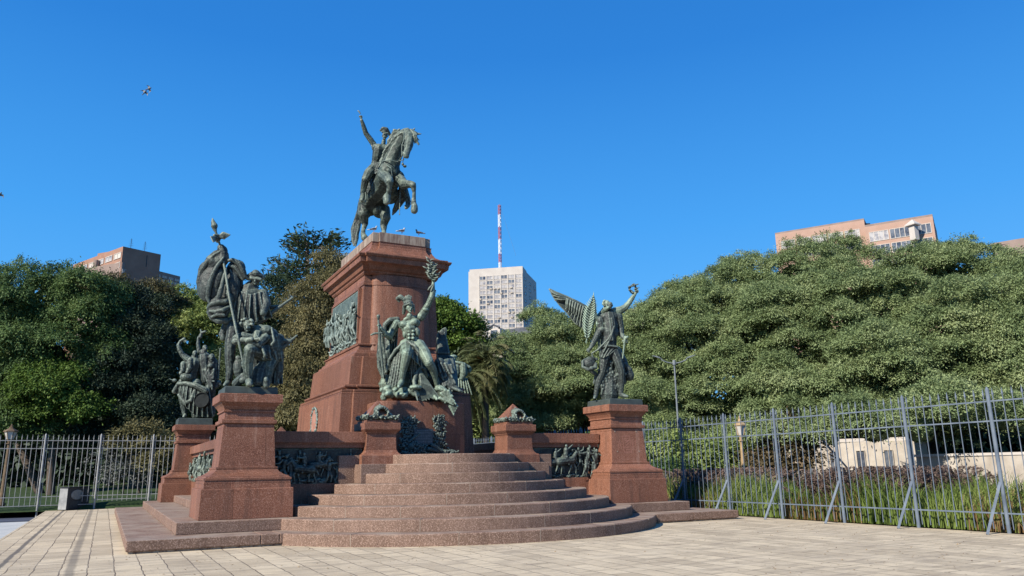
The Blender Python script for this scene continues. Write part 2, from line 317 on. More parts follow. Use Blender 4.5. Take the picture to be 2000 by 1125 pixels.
    def hand(s, w_, d_, size, curl=.3, spread=.25):
        """hand at w_ (zoom point) pointing along d_ (zoom dx, dy, depth); palm and five fingers"""
        d = Vector(d_); L = (d.x**2+d.y**2)**.5 or 1; dx, dy = d.x/L, d.y/L; px_, py_ = -dy, dx
        e = (w_[0]+dx*size*.5, w_[1]+dy*size*.5, (w_[2] if len(w_) > 2 else 0)+d.z*.5)
        s.cap(w_, e, size*.24, size*.3)
        for i in range(4):
            o = (i-1.5)*size*.17; ln = size*(.42, .5, .46, .36)[i]
            b = (e[0]+px_*o, e[1]+py_*o, e[2]); m_ = (b[0]+dx*ln*.6+px_*o*spread, b[1]+dy*ln*.6+py_*o*spread, b[2]-curl*ln*.4*s.k)
            t = (m_[0]+dx*ln*(.6-curl), m_[1]+dy*ln*(.6-curl), m_[2]-curl*ln*s.k)
            s.cap(b, m_, size*.09, size*.08); s.cap(m_, t, size*.08, size*.06)
        b = (w_[0]+dx*size*.2+px_*size*.25, w_[1]+dy*size*.2+py_*size*.25, e[2]); s.cap(b, (b[0]+dx*size*.35+px_*size*.2, b[1]+dy*size*.35+py_*size*.2, e[2]-size*.1*s.k), size*.1, size*.07)
    def head(s, c, r, face=(0, 0), tilt=0, nose=1):
        """skull, jaw, brow, nose, lips, ears; face = where it looks, zoom offset"""
        x, y = c[:2]; d = c[2] if len(c) > 2 else 0; fx, fy = face
        s.ell((x, y-r*.15, d), r*.8, r*.95, r*.9)
        s.ell((x+fx*.35, y+r*.45+fy*.2, d-r*.3*s.k), r*.55, r*.55, r*.6)
        q = -r*.85*s.k
        s.cap((x+fx*.55, y-r*.05, d+q*.95), (x+fx*.75, y+r*.28, d+q*1.28), r*.10, r*.17)
        s.cap((x+fx*.5-r*.38, y-r*.2, d+q*.9), (x+fx*.5+r*.38, y-r*.2, d+q*.9), r*.12, r*.12)
        s.cap((x+fx*.6-r*.2, y+r*.52, d+q*.95), (x+fx*.6+r*.2, y+r*.52, d+q*.95), r*.09, r*.09)
        s.ell((x+fx*.55, y+r*.82, d+q*.8), r*.25, r*.2, r*.25)
        for k in (-1, 1):
            s.ell((x+k*r*.8, y+r*.1, d+r*.1*s.k), r*.12, r*.22, r*.15); s.ell((x+fx*.5+k*r*.35, y+r*.22, d+q*.72), r*.25, r*.2, r*.2)
    def sculpt(s, name, m, parent=None, vox=.022, smooth=2, rough=.012, rsize=.09, lab=None, **kw):
        me = bpy.data.meshes.new('t'); me.from_pydata(s.V, [], s.F); o = bpy.data.objects.new('t', me); COL.objects.link(o)
        rm = o.modifiers.new('r', 'REMESH'); rm.mode = 'VOXEL'; rm.voxel_size = vox
        if smooth: sm = o.modifiers.new('s', 'SMOOTH'); sm.iterations = smooth; sm.factor = .5
        if rough:
            tx = bpy.data.textures.new('t', 'CLOUDS'); tx.noise_scale = rsize; tx.noise_depth = 3
            dp = o.modifiers.new('d', 'DISPLACE'); dp.texture = tx; dp.strength = rough*2; dp.mid_level = .5; dp.texture_coords = 'GLOBAL'
        dg = bpy.context.evaluated_depsgraph_get(); ev = o.evaluated_get(dg); m2 = bpy.data.meshes.new_from_object(ev, depsgraph=dg)
        n = len(m2.vertices); co = np.empty(n*3, dtype=np.float32); m2.vertices.foreach_get('co', co)
        base = WL[parent.name] if parent else Vector(kw.get('loc', (0, 0, 0)))
        co = (co.reshape(-1, 3) - np.array(base, dtype=np.float32)).ravel(); m2.vertices.foreach_set('co', co)
        m2.name = name; m2.materials.clear(); m2.materials.append(m); m2.polygons.foreach_set('use_smooth', [True]*len(m2.polygons)); m2.update()
        bpy.data.objects.remove(o); bpy.data.meshes.remove(me)
        r_ = bpy.data.objects.new(name, m2); COL.objects.link(r_)
        if parent: r_.parent = parent
        else: r_.location = base
        WL[r_.name] = Vector(base); tag(r_, lab, kw.get('cat'), kw.get('group'), kw.get('kind')); return r_
# ================================================================== SETTING: ground, paving, platform
UC, VC = 8.6014, 26.8597
meshobj('ground', *(lambda b: (b.V, b.F))(MB().add([(-900, -300, -.6), (900, -300, -.6), (900, 1500, -.6), (-900, 1500, -.6)], [(0, 1, 2, 3)])), SOIL, kind='structure')
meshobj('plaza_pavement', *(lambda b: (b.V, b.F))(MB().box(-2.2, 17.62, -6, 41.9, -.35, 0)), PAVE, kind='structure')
meshobj('lower_pavement', *(lambda b: (b.V, b.F))(MB().box(-14, -2.22, 2, 39, -.55, -.30)), LOWPAVE, kind='structure')
meshobj('side_road', *(lambda b: (b.V, b.F))(MB().box(-60, -2.5, 39.1, 44.2, -.59, -.27)), ROADM, kind='structure')
# lawn behind the left fence and planting bed behind the right one
def sheet(x0, x1, y0, y1, f, nx, ny):
    X, Y = np.meshgrid(np.linspace(x0, x1, nx+1), np.linspace(y0, y1, ny+1)); Z = f(X, Y)
    V = np.stack([X, Y, Z], -1).reshape(-1, 3); i = np.arange(ny*(nx+1)).reshape(ny, nx+1)[:, :-1].ravel()
    return V, np.stack([i, i+1, i+nx+2, i+nx+1], -1)
def lawn_z(X, Y): return -.02 + np.clip((Y-41.9)/.5, 0, 1)*(.14 + .25*np.clip((X+3)/6, -1.3, 1) + .02*(Y-42) + .04*np.sin(X*1.3)*np.sin(Y*.9))
meshobj('lawn', *sheet(-30, 17.4, 41.89, 75, lawn_z, 60, 90), LAWN, kind='structure', smooth=True)
meshobj('planting_bed', *sheet(17.64, 80, -2, 90, lambda X, Y: -.06 + .04*np.sin(X*1.7)*np.sin(Y*1.1) + .03*np.clip(X-18, 0, 10), 60, 60), SOIL, kind='structure', smooth=True)
H = [0, .254, .508, .75, .99, 1.23, 1.475, 1.715, 1.955]
W1, W2 = 8.09, 7.12; V1, V2 = 17.7356, 18.7298
def plat(name, x0, x1, y0, y1, z0, z1, cuts, lab, shadow_gap=0):
    t = thing(name, lab, 'platform', (x0, y0, z0))
    b = MB()
    # courses of long granite slabs with narrow open joints
    xs = [x0]+cuts+[x1]
    for a, c in zip(xs, xs[1:]): b.box(a+.003, c-.003, y0, y0+1.2, z0+shadow_gap, z1)
    ys = np.linspace(y0+1.2, y1, 8)
    for a, c in zip(ys, ys[1:]): b.box(x0, x0+1.4, a+.003, c-.003, z0+shadow_gap, z1); b.box(x1-1.4, x1, a+.003, c-.003, z0+shadow_gap, z1)
    b.build('kerb_slab', GRS, t, bevel=.018)
    MB().box(x0+1.39, x1-1.39, y0+1.19, y1, z0+.02, z1-.004).build('core_slab', GRS, t)
    if shadow_gap: MB().box(x0+.05, x1-.05, y0+.05, y1-.05, z0, z0+shadow_gap+.01).build('footing', GRD, t)
    return t
plat('granite_platform', UC-W1, UC+W1, V1, 2*VC-V1, 0, H[1], [UC-W1+2.6, UC-5.1, UC+5.1, UC+W1-1.7], 'lowest broad granite platform the whole monument stands on', .045)
plat('granite_platform', UC-W2, UC+W2, V2, 2*VC-V2, H[1], H[2], [UC-4.65, UC+4.65], 'second narrower granite platform tier under the corner pedestals')
plat('granite_platform', 2.42, 2*UC-2.42, 19.9, 2*VC-19.9, H[2], H[3], [UC-4.2, UC+4.2], 'third low granite tier under the parapet walls')
MB().box(UC-3.2, UC+3.2, 20.2, 2*VC-20.2, H[3], H[8]-.006).build('landing', GRS, None, label='raised granite landing under the central pedestal', cat='landing', bevel=.01)
# ---- curved steps
st = thing('granite_steps', 'eight curved reddish granite steps bulging out in front of the central pedestal', 'steps', (UC, 15.05, 0))
prm = [(21.1, 6.05, V1+.02), (21.1, 5.43, V2+.02), (21.1, 4.81, 19.92), (21.1, 4.19, 19.92), (21.1, 3.57, 19.92), (20.85, 2.92, 19.92), (20.7, 2.38, 19.92), (20.6, 1.93, 20.4)]
jo = random.Random(3)
for k, (vc, Rr, vs) in enumerate(prm):
    a0 = math.asin((vs-vc)/Rr)
    aL = math.pi - a0; aR = 2*math.pi + a0
    nseg = max(2, int(round((aR-aL)*Rr/1.9))); b = MB(); jb = []
    ed = [aL+(aR-aL)*(i+(jo.uniform(-.25, .25) if 0 < i < nseg else 0))/nseg for i in range(nseg+1)]
    for i in range(nseg):
        g = .004/Rr; A = np.linspace(ed[i]+(g if i else 0), ed[i+1]-(g if i < nseg-1 else 0), 22)
        Ri = max(Rr-1.25, .25); rings = []
        for a in A:
            ca, sa = math.cos(a), math.sin(a)
            ro, ri = Rr, Ri
            rings.append([(UC+ri*ca, vc+ri*sa, H[k]), (UC+ro*ca, vc+ro*sa, H[k]), (UC+ro*ca, vc+ro*sa, H[k+1]-.022), (UC+(ro-.02)*ca, vc+(ro-.02)*sa, H[k+1]), (UC+ri*ca, vc+ri*sa, H[k+1])])
        b.loft([[(p[0], p[1], p[2]-(.003 if q_ > 1 else 0)) for q_, p in enumerate(r_)] for r_ in rings])
        if i: 
            a = ed[i]; ca, sa = math.cos(a), math.sin(a); wx, wy = -sa*.006, ca*.006; q = Rr+.0025; p = Rr-1.0
            jb.append(MB().add([(UC+q*ca-wx, vc+q*sa-wy, H[k]), (UC+q*ca+wx, vc+q*sa+wy, H[k]), (UC+q*ca+wx, vc+q*sa+wy, H[k+1]+.0025), (UC+q*ca-wx, vc+q*sa-wy, H[k+1]+.0025),
                    (UC+p*ca-wx, vc+p*sa-wy, H[k]), (UC+p*ca+wx, vc+p*sa+wy, H[k]), (UC+p*ca+wx, vc+p*sa+wy, H[k+1]+.0025), (UC+p*ca-wx, vc+p*sa-wy, H[k+1]+.0025)],
                   [(0, 1, 2, 3), (3, 2, 6, 7), (0, 3, 7, 4), (1, 5, 6, 2)]))
    so_ = b.build('step', GRS, st)
    for f_ in so_.data.polygons: f_.use_smooth = False
    for q_ in jb: q_.build('mortar_joint', JT, so_)
# solid fill behind the curved risers
for k in range(5): MB().box(UC-prm[k][1]*.72, UC+prm[k][1]*.72, prm[k][0]-prm[k][1]*.55, 20.3, H[k]+.003, H[k+1]-.009-.001*k).build('step_core', GRS, st)
for sx in (-1, 1):
    cb = MB(); a, c = sorted((UC+sx*1.35, UC+sx*2.78)); cb.box(a, c, 19.62, 21.2, H[5]+.003, H[7]-.003)
    a, c = sorted((UC+sx*1.35, UC+sx*2.70)); cb.box(a, c, 19.72, 21.2, H[7], H[8]-.3)
    a, c = sorted((UC+sx*1.2, UC+sx*2.95)); cb.box(a, c, 19.5, 21.2, H[3], H[5]+.001)
    cb.build('cheek_block', GRS, st, bevel=.01)
# ================================================================== PEDESTALS
PP = [(.508, 1.052), (1.18, 1.036), (1.197, 1.025), (1.199, .975), (1.38, .965), (1.385, .985), (1.43, .985), (1.445, .94), (1.475, .93), (1.485, .88), (1.51, .82), (1.57, .735), (1.63, .69), (1.64, .70), (1.68, .70), (1.69, .65), (2.69, .585),
      (2.70, .605), (2.715, .635), (2.79, .64), (2.80, .625), (2.805, .58), (2.98, .575), (2.985, .61), (3.02, .61), (3.03, .585), (3.06, .60), (3.12, .63), (3.17, .675), (3.205, .69), (3.213, .735), (3.40, .735), (3.415, .72)]
def corner_ped(cx, cy, lab):
    t = thing('corner_pedestal', lab, 'pedestal', (cx, cy, .508), 'corner pedestals of the monument')
    i1, i2 = 3, 16
    MB().prof(cx, cy, [(z, h, h) for z, h in PP[:i1]]).build('plinth', GR, t, bevel=.012)
    MB().prof(cx, cy, [(z, h, h) for z, h in PP[i1:i2+1]]).build('shaft', GR, t)
    MB().prof(cx, cy, [(z+.001, h, h) for z, h in PP[i2+1:]]).build('cap', GR, t)
    return t
PFL = corner_ped(UC-5.5863, VC-6.6581, 'front left red granite pedestal under the flag bearer statue group')
PFR = corner_ped(UC+5.5863, VC-6.6581, 'front right red granite pedestal with faint scratched frame, under winged statue')
PRL = corner_ped(UC-5.5863, VC+6.6581, 'rear left red granite pedestal beside the fence under the drum statue group')
PRR = corner_ped(UC+5.5863, VC+6.6581, 'rear right red granite pedestal hidden behind the central pedestal')
# faint trace of a removed plate and graffiti on the front right pedestal, with its four fixing plugs
cx, cy = UC+5.5863, VC-6.6581
def ped_face(x, z): f = (z-1.69)/(2.69-1.69); return cy-(.65-.065*f)-.004
g = MB()
def scratch(x0, z0, x1, z1, w_=.008):
    dx, dz = x1-x0, z1-z0; L = math.hypot(dx, dz); nx, nz = -dz/L*w_, dx/L*w_
    g.add([(cx+x0-nx, ped_face(0, z0-nz), z0-nz), (cx+x1-nx, ped_face(0, z1-nz), z1-nz), (cx+x1+nx, ped_face(0, z1+nz), z1+nz), (cx+x0+nx, ped_face(0, z0+nz), z0+nz)], [(0, 1, 2, 3)])
for a in [(-.2, 2.46, .07, 2.46), (-.2, 2.46, -.18, 1.98), (.07, 2.46, .09, 1.98), (-.18, 1.98, .11, 1.98), (-.13, 2.38, .03, 2.40), (-.14, 2.32, .02, 2.33), (-.12, 2.25, .04, 2.34), (-.15, 2.13, .05, 2.27), (-.12, 2.11, .04, 2.14), (-.12, 2.05, .06, 2.06), (-.33, 2.36, -.29, 2.12), (.19, 2.29, .15, 2.12), (.13, 2.3, .16, 2.16), (.28, 2.35, .27, 2.2), (-.38, 2.3, -.36, 2.1)]: scratch(*a)
g.build('scratched_mark', mat('chalky_scratch', [(.36, .15, .105), (.46, .23, .17)], 30, .8), PFR)
for x, z in ((-.47, 2.6), (.33, 2.6), (-.43, 2.0), (.38, 2.0)):
    MB().disc((cx+x, ped_face(0, z)+.01, z), (0, -1, 0), .02, .018, 10).build('fixing_plug', JT, PFR)
# low pedestals flanking the steps
LPP = [(H[7]-.01, .57), (1.93, .565), (1.955, .55), (1.97, .50), (2.02, .455), (2.07, .43), (2.09, .42), (2.50, .405), (2.51, .425), (2.54, .43), (2.56, .455), (2.60, .49), (2.609, .50), (2.79, .50), (2.796, .49), (2.80, .43), (2.865, .43), (2.87, .40)]
def wreath(sc, c, rx, rz, th, n=34, seed=1):
    rr = random.Random(seed)
    for i in range(n):
        a = 2*math.pi*i/n; p = Vector((c[0]+rx*math.cos(a), c[1], c[2]+rz*math.sin(a)))
        for k in range(3):
            d = Vector((rr.uniform(-1, 1), rr.uniform(-1, .1), rr.uniform(-1, 1))).normalized()*th*1.6
            sc.wcap(p, p+d, th*.55, th*.2)
def low_ped(cx, cy, lab, full=True):
    t = thing('low_pedestal', lab, 'pedestal', (cx, cy, H[7]), 'low pedestals with pyramid tops')
    MB().prof(cx, cy, [(z, h, h) for z, h in LPP[:7]]).build('base', GR, t, bevel=.006)
    MB().prof(cx, cy, [(z, h, h) for z, h in LPP[6:9]]+[(2.5005, .40, .40)]).build('shaft', GR, t, bevel=.006)
    MB().prof(cx, cy, [(z+.001, h, h) for z, h in LPP[8:]]).build('cap', GR, t, bevel=.006)
    MB().prof(cx, cy, [(2.868, .385, .385), (2.97, .385, .385), (3.43, .012, .012)]).build('pyramid_top', GR, t, bevel=.006)
    if full:
        s = Sculpt(); rr = random.Random(int(cx*10))
        for ex, ey in ((0, -1), (-1, 0), (1, 0)):
            for i in range(16):   # laurel lying round the pyramid foot
                f = i/15*2-1; px_, py_ = cx+(f*.42 if ey else ex*.43), cy+(f*.42 if ex else ey*.43)
                for k in range(3):
                    d = Vector((rr.uniform(-1, 1), rr.uniform(-1, 1), rr.uniform(-.3, 1))).normalized()*rr.uniform(.07, .13)
                    s.wcap((px_, py_, 2.9+rr.uniform(0, .07)), Vector((px_, py_, 2.93))+d, .035, .014)
        # draped helmet-like hood with hanging ends, hollow in front
        for i in range(11):
            a = math.pi*i/10; p = Vector((cx+.02+.19*math.cos(a), cy-.36, 2.98+.23*math.sin(a))); s.wcap(p, p+Vector((0, .2, .03)), .05, .06)
        for sx in (-1, 1):
            s.wcap((cx+.02+sx*.2, cy-.38, 3.0), (cx+.02+sx*.34, cy-.42, 2.90), .07, .04); s.wcap((cx+.02+sx*.12, cy-.4, 2.92), (cx+.02+sx*.15, cy-.45, 3.08), .045, .03)
            s.wcap((cx+sx*.38, cy-.3, 2.95), (cx+sx*.44, cy+.15, 2.92), .07, .05)
        s.wcap((cx+.02, cy-.3, 3.22), (cx+.02, cy-.1, 3.3), .04, .03)
        s.sculpt('bronze_trophy', BR, t, vox=.016, rough=.008, rsize=.05)
    return t
LPL = low_ped(UC-2.0963, 20.517, 'low granite pedestal left of the steps, topped by bronze laurel and pyramid')
LPR = low_ped(UC+2.0963, 20.517, 'low granite pedestal right of the steps, topped by bronze laurel and pyramid')
low_ped(UC-2.0963, 2*VC-20.517+.6, 'low granite pedestal at the back, only its pyramid top showing over the wall', False)
# ================================================================== RELIEF FIGURES (small figures fused onto a plate)
def tiny(s, o, ux, nz, h, rr, kind='man'):
    """one figure in relief: o = foot point, ux = direction along the wall, nz = outward normal, h = height"""
    o = Vector(o); ux = Vector(ux); nz = Vector(nz); up = Vector((0, 0, 1))
    def q(a, b, c=0): return o + ux*a*h + up*b*h + nz*c*h
    ln = rr.uniform(-.12, .12)
    if kind == 'man':
        st_ = rr.uniform(.05, .2); hip = q(ln*.4, .48, .08)
        for k in (-1, 1):
            kn = q(k*st_*.6+rr.uniform(-.03, .05), .26, .12+rr.uniform(0, .06)); s.wcap(hip, kn, .075*h, .052*h); s.wcap(kn, q(k*st_, .02, .07), .05*h, .03*h)
        ch = q(ln, .74, .1); s.wcap(hip, ch, .08*h, .105*h)
        s.ell(q(ln*1.3, .93, .12), .06*h, .075*h, .065*h, world=True)
        if rr.random() < .6: s.wcap(q(ln*1.3-.02, 1.0, .11), q(ln*1.3+.03, 1.03, .11), .05*h, .03*h)
        for k in (-1, 1):
            sh = q(ln+k*.1, .8, .12); a = rr.uniform(-1.5, 1.0); el = sh + (ux*k*math.cos(a)+up*math.sin(a))*.17*h + nz*.04*h; a2 = a+rr.uniform(-.3, 1.2)
            ha = el + (ux*k*math.cos(a2)+up*math.sin(a2))*.17*h+nz*.03*h; s.wcap(sh, el, .045*h, .036*h); s.wcap(el, ha, .035*h, .022*h)
            if rr.random() < .35: s.wcap(ha-up*.3*h, ha+up*.35*h, .012*h)
    elif kind == 'horse':
        f = rr.choice((-1, 1)); b0, b1 = q(-.3*f, .5, .14), q(.3*f, .56, .16)
        s.wcap(b0, b1, .17*h, .15*h); nk = q(.52*f, .86, .16); s.wcap(b1, nk, .12*h, .07*h); s.wcap(nk, q(.7*f, .72, .18), .06*h, .035*h)
        for x, dx in ((-.34, -.1), (-.26, .12), (.26, -.05), (.34, .22)):
            k_ = q((x+dx*.6)*f, .27, .16); s.wcap(q(x*f, .44, .14), k_, .07*h, .04*h); s.wcap(k_, q((x+dx)*f-.06*f, .02, .12), .035*h, .025*h)
        s.wcap(q(-.42*f, .6, .12), q(-.6*f, .3, .1), .04*h, .03*h)
        s.wcap(q(0, .66, .16), q(.03*f, .98, .16), .09*h, .1*h); s.ell(q(.04*f, 1.12, .18), .06*h, .07*h, .06*h, world=True); s.wcap(q(.03*f, .95, .2), q(.32*f, 1.02+rr.uniform(-.1, .25), .22), .04*h, .025*h); s.wcap(q(.02*f, .68, .22), q(.1*f, .4, .24), .06*h, .04*h)
def relief(name, parent, o, ux, nz, L, Hh, mt, crowd, seed, vox=.018, lab=None, plate=.05, base=.08):
    s = Sculpt(); rr = random.Random(seed); o = Vector(o); ux = Vector(ux); nz = Vector(nz); up = Vector((0, 0, 1))
    a, b = o - nz*.06, o + nz*plate
    V = [a, a+ux*L, a+ux*L+up*Hh, a+up*Hh, b, b+ux*L, b+ux*L+up*Hh, b+up*Hh]
    s.add(V, [(0, 1, 2, 3), (7, 6, 5, 4), (0, 4, 5, 1), (1, 5, 6, 2), (2, 6, 7, 3), (3, 7, 4, 0)] if ux.cross(up).dot(nz) > 0 else [(3, 2, 1, 0), (4, 5, 6, 7), (1, 5, 4, 0), (2, 6, 5, 1), (3, 7, 6, 2), (0, 4, 7, 3)])
    for x, z, h, k, d in crowd: tiny(s, o+ux*x*L+up*z*Hh+nz*(plate*.3+d), ux, nz, h*Hh, rr, k)
    for i in range(int(L*16)): 
        x = rr.random(); p = o+ux*x*L+nz*(plate+.02)+up*rr.uniform(0, base); s.wcap(p, p+ux*rr.uniform(-.2, .2)+up*rr.uniform(-.02, .06)+nz*rr.uniform(0, .06), .05, .02)
    return s.sculpt(name, mt, parent, vox=vox, smooth=1, rough=.008, rsize=.05, lab=lab)
# ================================================================== PARAPET WALLS
def parapet(lab, x0, x1, axis='x', face=20.3, out=-1, crowd=None, seed=1, mt=BRD):
    """axis x: wall along X with its face at y=face; axis y: along Y with its face at x=face"""
    d = out
    def B(a0, a1, f0, f1, z0, z1, b):
        lo, hi = sorted((face+d*f0, face+d*f1))
        return b.box(a0, a1, lo, hi, z0, z1) if axis == 'x' else b.box(lo, hi, a0, a1, z0, z1)
    t = thing('parapet_wall', lab, 'wall', ((x0+x1)/2, face, H[3]) if axis == 'x' else (face, (x0+x1)/2, H[3]), 'parapet walls with bronze reliefs')
    B(x0, x1, 0, -.5, H[3]-.005, 1.25, MB()).build('base', GR, t, bevel=.008)
    B(x0+.01, x1-.01, -.14, -.48, 1.25, 2.151, MB()).build('panel_wall', GR, t)
    b = MB(); B(x0, x1, 0, -.5, 2.15, 2.235, b); B(x0-.001, x1+.001, .03, -.52, 2.235, 2.275, b); b.build('frieze', GR, t)
    b = MB(); B(x0, x1, .10, -.58, 2.275, 2.56, b); b.build('coping', GR, t, bevel=.01)
    o = (x0+.05, face-d*.12, 1.26) if axis == 'x' else (face-d*.12, x0+.05, 1.26)
    relief('bronze_relief', t, o, (1, 0, 0) if axis == 'x' else (0, 1, 0), (0, d, 0) if axis == 'x' else (d, 0, 0), x1-x0-.1, .88, mt, crowd, seed)
    return t
cr = random.Random(11)
crL = [(.1, .02, .8, 'man', .02), (.2, 0, .7, 'man', .05), (.34, .02, .72, 'horse', .04), (.5, .2, .6, 'horse', 0), (.62, 0, .7, 'man', .03), (.07, .2, .7, 'man', 0), (.72, .02, .45, 'man', .04), (.82, .4, .42, 'man', .0), (.9, .3, .5, 'man', .0), (.26, .3, .6, 'man', 0), (.56, .35, .5, 'man', 0), (.78, .0, .35, 'man', .05), (.95, .02, .5, 'man', .05)]
crR = [(.06, .0, .6, 'man', .04), (.12, .25, .5, 'man', 0), (.2, .0, .55, 'man', .05), (.28, .05, .4, 'man', .05), (.36, .15, .7, 'horse', .0), (.5, .1, .85, 'horse', .04), (.66, .25, .7, 'man', .02), (.73, .35, .65, 'man', .06), (.8, .1, .9, 'man', .1), (.86, .3, .75, 'man', .08), (.92, .05, .9, 'man', .12), (.97, .4, .6, 'man', .06), (.77, .0, .5, 'man', .14), (.89, .0, .5, 'man', .16)]
parapet('shaded parapet wall with dark bronze battle relief, left of the steps', 3.70, UC-2.0963-.4, crowd=crL, seed=2)
PWR = parapet('half-lit parapet wall with dark bronze battle relief, right of the steps', UC+2.0963+.4, 13.55, crowd=crR, seed=5)
crS = [((i+.5)/22, cr.uniform(0, .25), cr.uniform(.55, .85), 'man' if i % 5 else 'horse', cr.uniform(.02, .14)) for i in range(22)]
parapet('long side parapet wall between the two left corner pedestals', VC-6.6581+.62, VC+6.6581-.62, 'y', 3.0, -1, crS, 8, BR)
parapet('long side parapet wall between the two right corner pedestals', VC-6.6581+.62, VC+6.6581-.62, 'y', 2*UC-3.0, 1, crS[::4], 8, BRD)
parapet('rear parapet wall on the back side of the monument', 3.7, 2*UC-3.7, 'x', 2*VC-20.3+.6, 1, crR[:4], 4, BRD)
# ================================================================== CENTRAL PEDESTAL
CP = thing('central_pedestal', 'tall red granite central pedestal with heavy cornice, under the horseman statue', 'pedestal', (UC, VC, H[8]))
def two(pr, name, m=GR, bevel=.012, pr_out=.13, pr_in=.36, rear=True):
    """moulded block with a shallow projecting front and back bay"""
    b = MB().prof(UC, VC, pr); o = b.build(name, m, CP, bevel=bevel)
    bb = MB().prof(UC, VC, [(z-.0015 if i == len(pr)-1 else z, max(hx-pr_in, .05), hy+pr_out) for i, (z, hx, hy) in enumerate(pr)]); bb.build(name+'_bay', m, CP, bevel=bevel)
    return o
two([(1.95, 2.32, 3.10), (3.955, 2.222, 2.99), (3.978, 2.20, 2.97)], 'lower_plinth')
two([(3.98, 2.12, 2.89), (3.99, 2.20, 2.97), (4.06, 2.20, 2.97), (4.07, 2.08, 2.85), (4.12, 1.98, 2.75), (4.13, 2.04, 2.81), (4.17, 2.08, 2.85), (4.22, 2.07, 2.84), (4.245, 2.02, 2.79), (4.26, 1.94, 2.71)], 'plinth_moulding', bevel=0)
two([(4.261, 1.92, 2.69), (5.17, 1.84, 2.61), (5.19, 1.83, 2.60)], 'upper_plinth')
two([(5.191, 1.70, 2.46), (5.32, 1.68, 2.44), (5.36, 1.60, 2.36), (5.44, 1.56, 2.32), (5.46, 1.50, 2.24), (5.60, 1.48, 2.22), (5.62, 1.52, 2.26), (5.66, 1.52, 2.26), (5.69, 1.44, 2.18)], 'shaft_base', bevel=0, pr_out=.06, pr_in=.5)
b = MB().prof(UC, VC, [(5.69, 1.40, 2.10), (7.74, 1.30, 1.99)]); b.build('shaft', GR, CP, bevel=.01)
# rounded bow on the front of the shaft
def bow(z0, z1, a0, a1, p0, p1, name, y0=None, flute=0):
    rings = []; n = 30
    for z, a, p in ((z0, a0, p0), (z1, a1, p1)):
        yf = VC-(2.10 if y0 is None else y0)-(-.11*(z-5.69)/2.05)
        rings.append([(UC-a*math.cos(math.pi*i/n), yf+.05-p*math.sin(math.pi*i/n)**.8, z) for i in range(n+1)]+[(UC+a, yf+.3, z), (UC-a, yf+.3, z)])
    return MB().loft(rings).build(name, GR, CP)
bow(5.69, 7.74, 1.08, 1.02, .36, .36, 'bowed_front')
bow(5.36, 5.70, 1.16, 1.12, .46, .42, 'bow_base')
MB().prof(UC, VC, [(7.741, 1.33, 2.02), (7.80, 1.33, 2.02), (7.82, 1.30, 1.99), (8.10, 1.29, 1.98)]).build('neck_band', GR, CP, bevel=.006)
bow(7.741, 8.10, 1.04, 1.04, .38, .38, 'bow_neck')
two([(8.10, 1.32, 2.05), (8.16, 1.36, 2.12), (8.20, 1.36, 2.14), (8.24, 1.42, 2.22), (8.34, 1.46, 2.30), (8.40, 1.50, 2.38), (8.44, 1.60, 2.50), (8.60, 1.62, 2.53), (8.62, 1.66, 2.58), (8.68, 1.684, 2.616), (8.71, 1.684, 2.616), (8.76, 1.50, 2.42), (8.80, 1.42, 2.36)], 'cornice', bevel=0, pr_out=.13, pr_in=.2)
two([(8.801, 1.34, 2.30), (8.86, 1.32, 2.28), (8.92, 1.22, 2.2), (9.06, 1.13, 2.12), (9.16, 1.10, 2.09), (9.27, 1.10, 2.09), (9.29, 1.12, 2.11)], 'attic', bevel=0, pr_out=.1, pr_in=.25)
two([(9.29, 1.05, 2.04), (9.31, 1.064, 2.06), (9.64, 1.064, 2.06), (9.65, 1.055, 2.05)], 'top_block', GRD, bevel=.01, pr_out=.1, pr_in=.22)
# recessed frame and bronze relief on the left face of the shaft
fx = UC-1.365
b = MB(); y0, y1, z0, z1 = VC-1.72, VC+1.72, 5.76, 7.60
for a in ((y0-.06, y1+.06, z1, z1+.07), (y0-.06, y1+.06, z0-.07, z0), (y0-.07, y0, z0-.07, z1+.07), (y1, y1+.07, z0-.07, z1+.07)): b.box(fx-.07, fx+.1, a[0], a[1], a[2]+random.uniform(0, .002), a[3]+random.uniform(0, .002))
b.build('panel_frame', GR, CP, bevel=.01)
cp = [(.06, .16, .50, 'man', .02), (.13, .18, .54, 'man', .05), (.20, .15, .52, 'man', .02), (.40, .17, .50, 'man', .03), (.47, .14, .36, 'man', .05), (.53, .16, .30, 'man', .06), (.60, .16, .52, 'man', .02), (.66, .16, .56, 'man', .05), (.72, .17, .55, 'man', .03), (.79, .16, .52, 'man', .08), (.85, .18, .55, 'man', .04), (.91, .15, .53, 'man', .12), (.965, .17, .5, 'man', .16), (.31, .14, .28, 'man', .05), (.10, .4, .4, 'man', 0), (.69, .3, .48, 'man', 0), (.88, .3, .48, 'man', .03)]
relief('bronze_relief', CP, (fx, y0, z0), (0, 1, 0), (-1, 0, 0), y1-y0, z1-z0, BRP, cp, 21, vox=.02, base=.25)
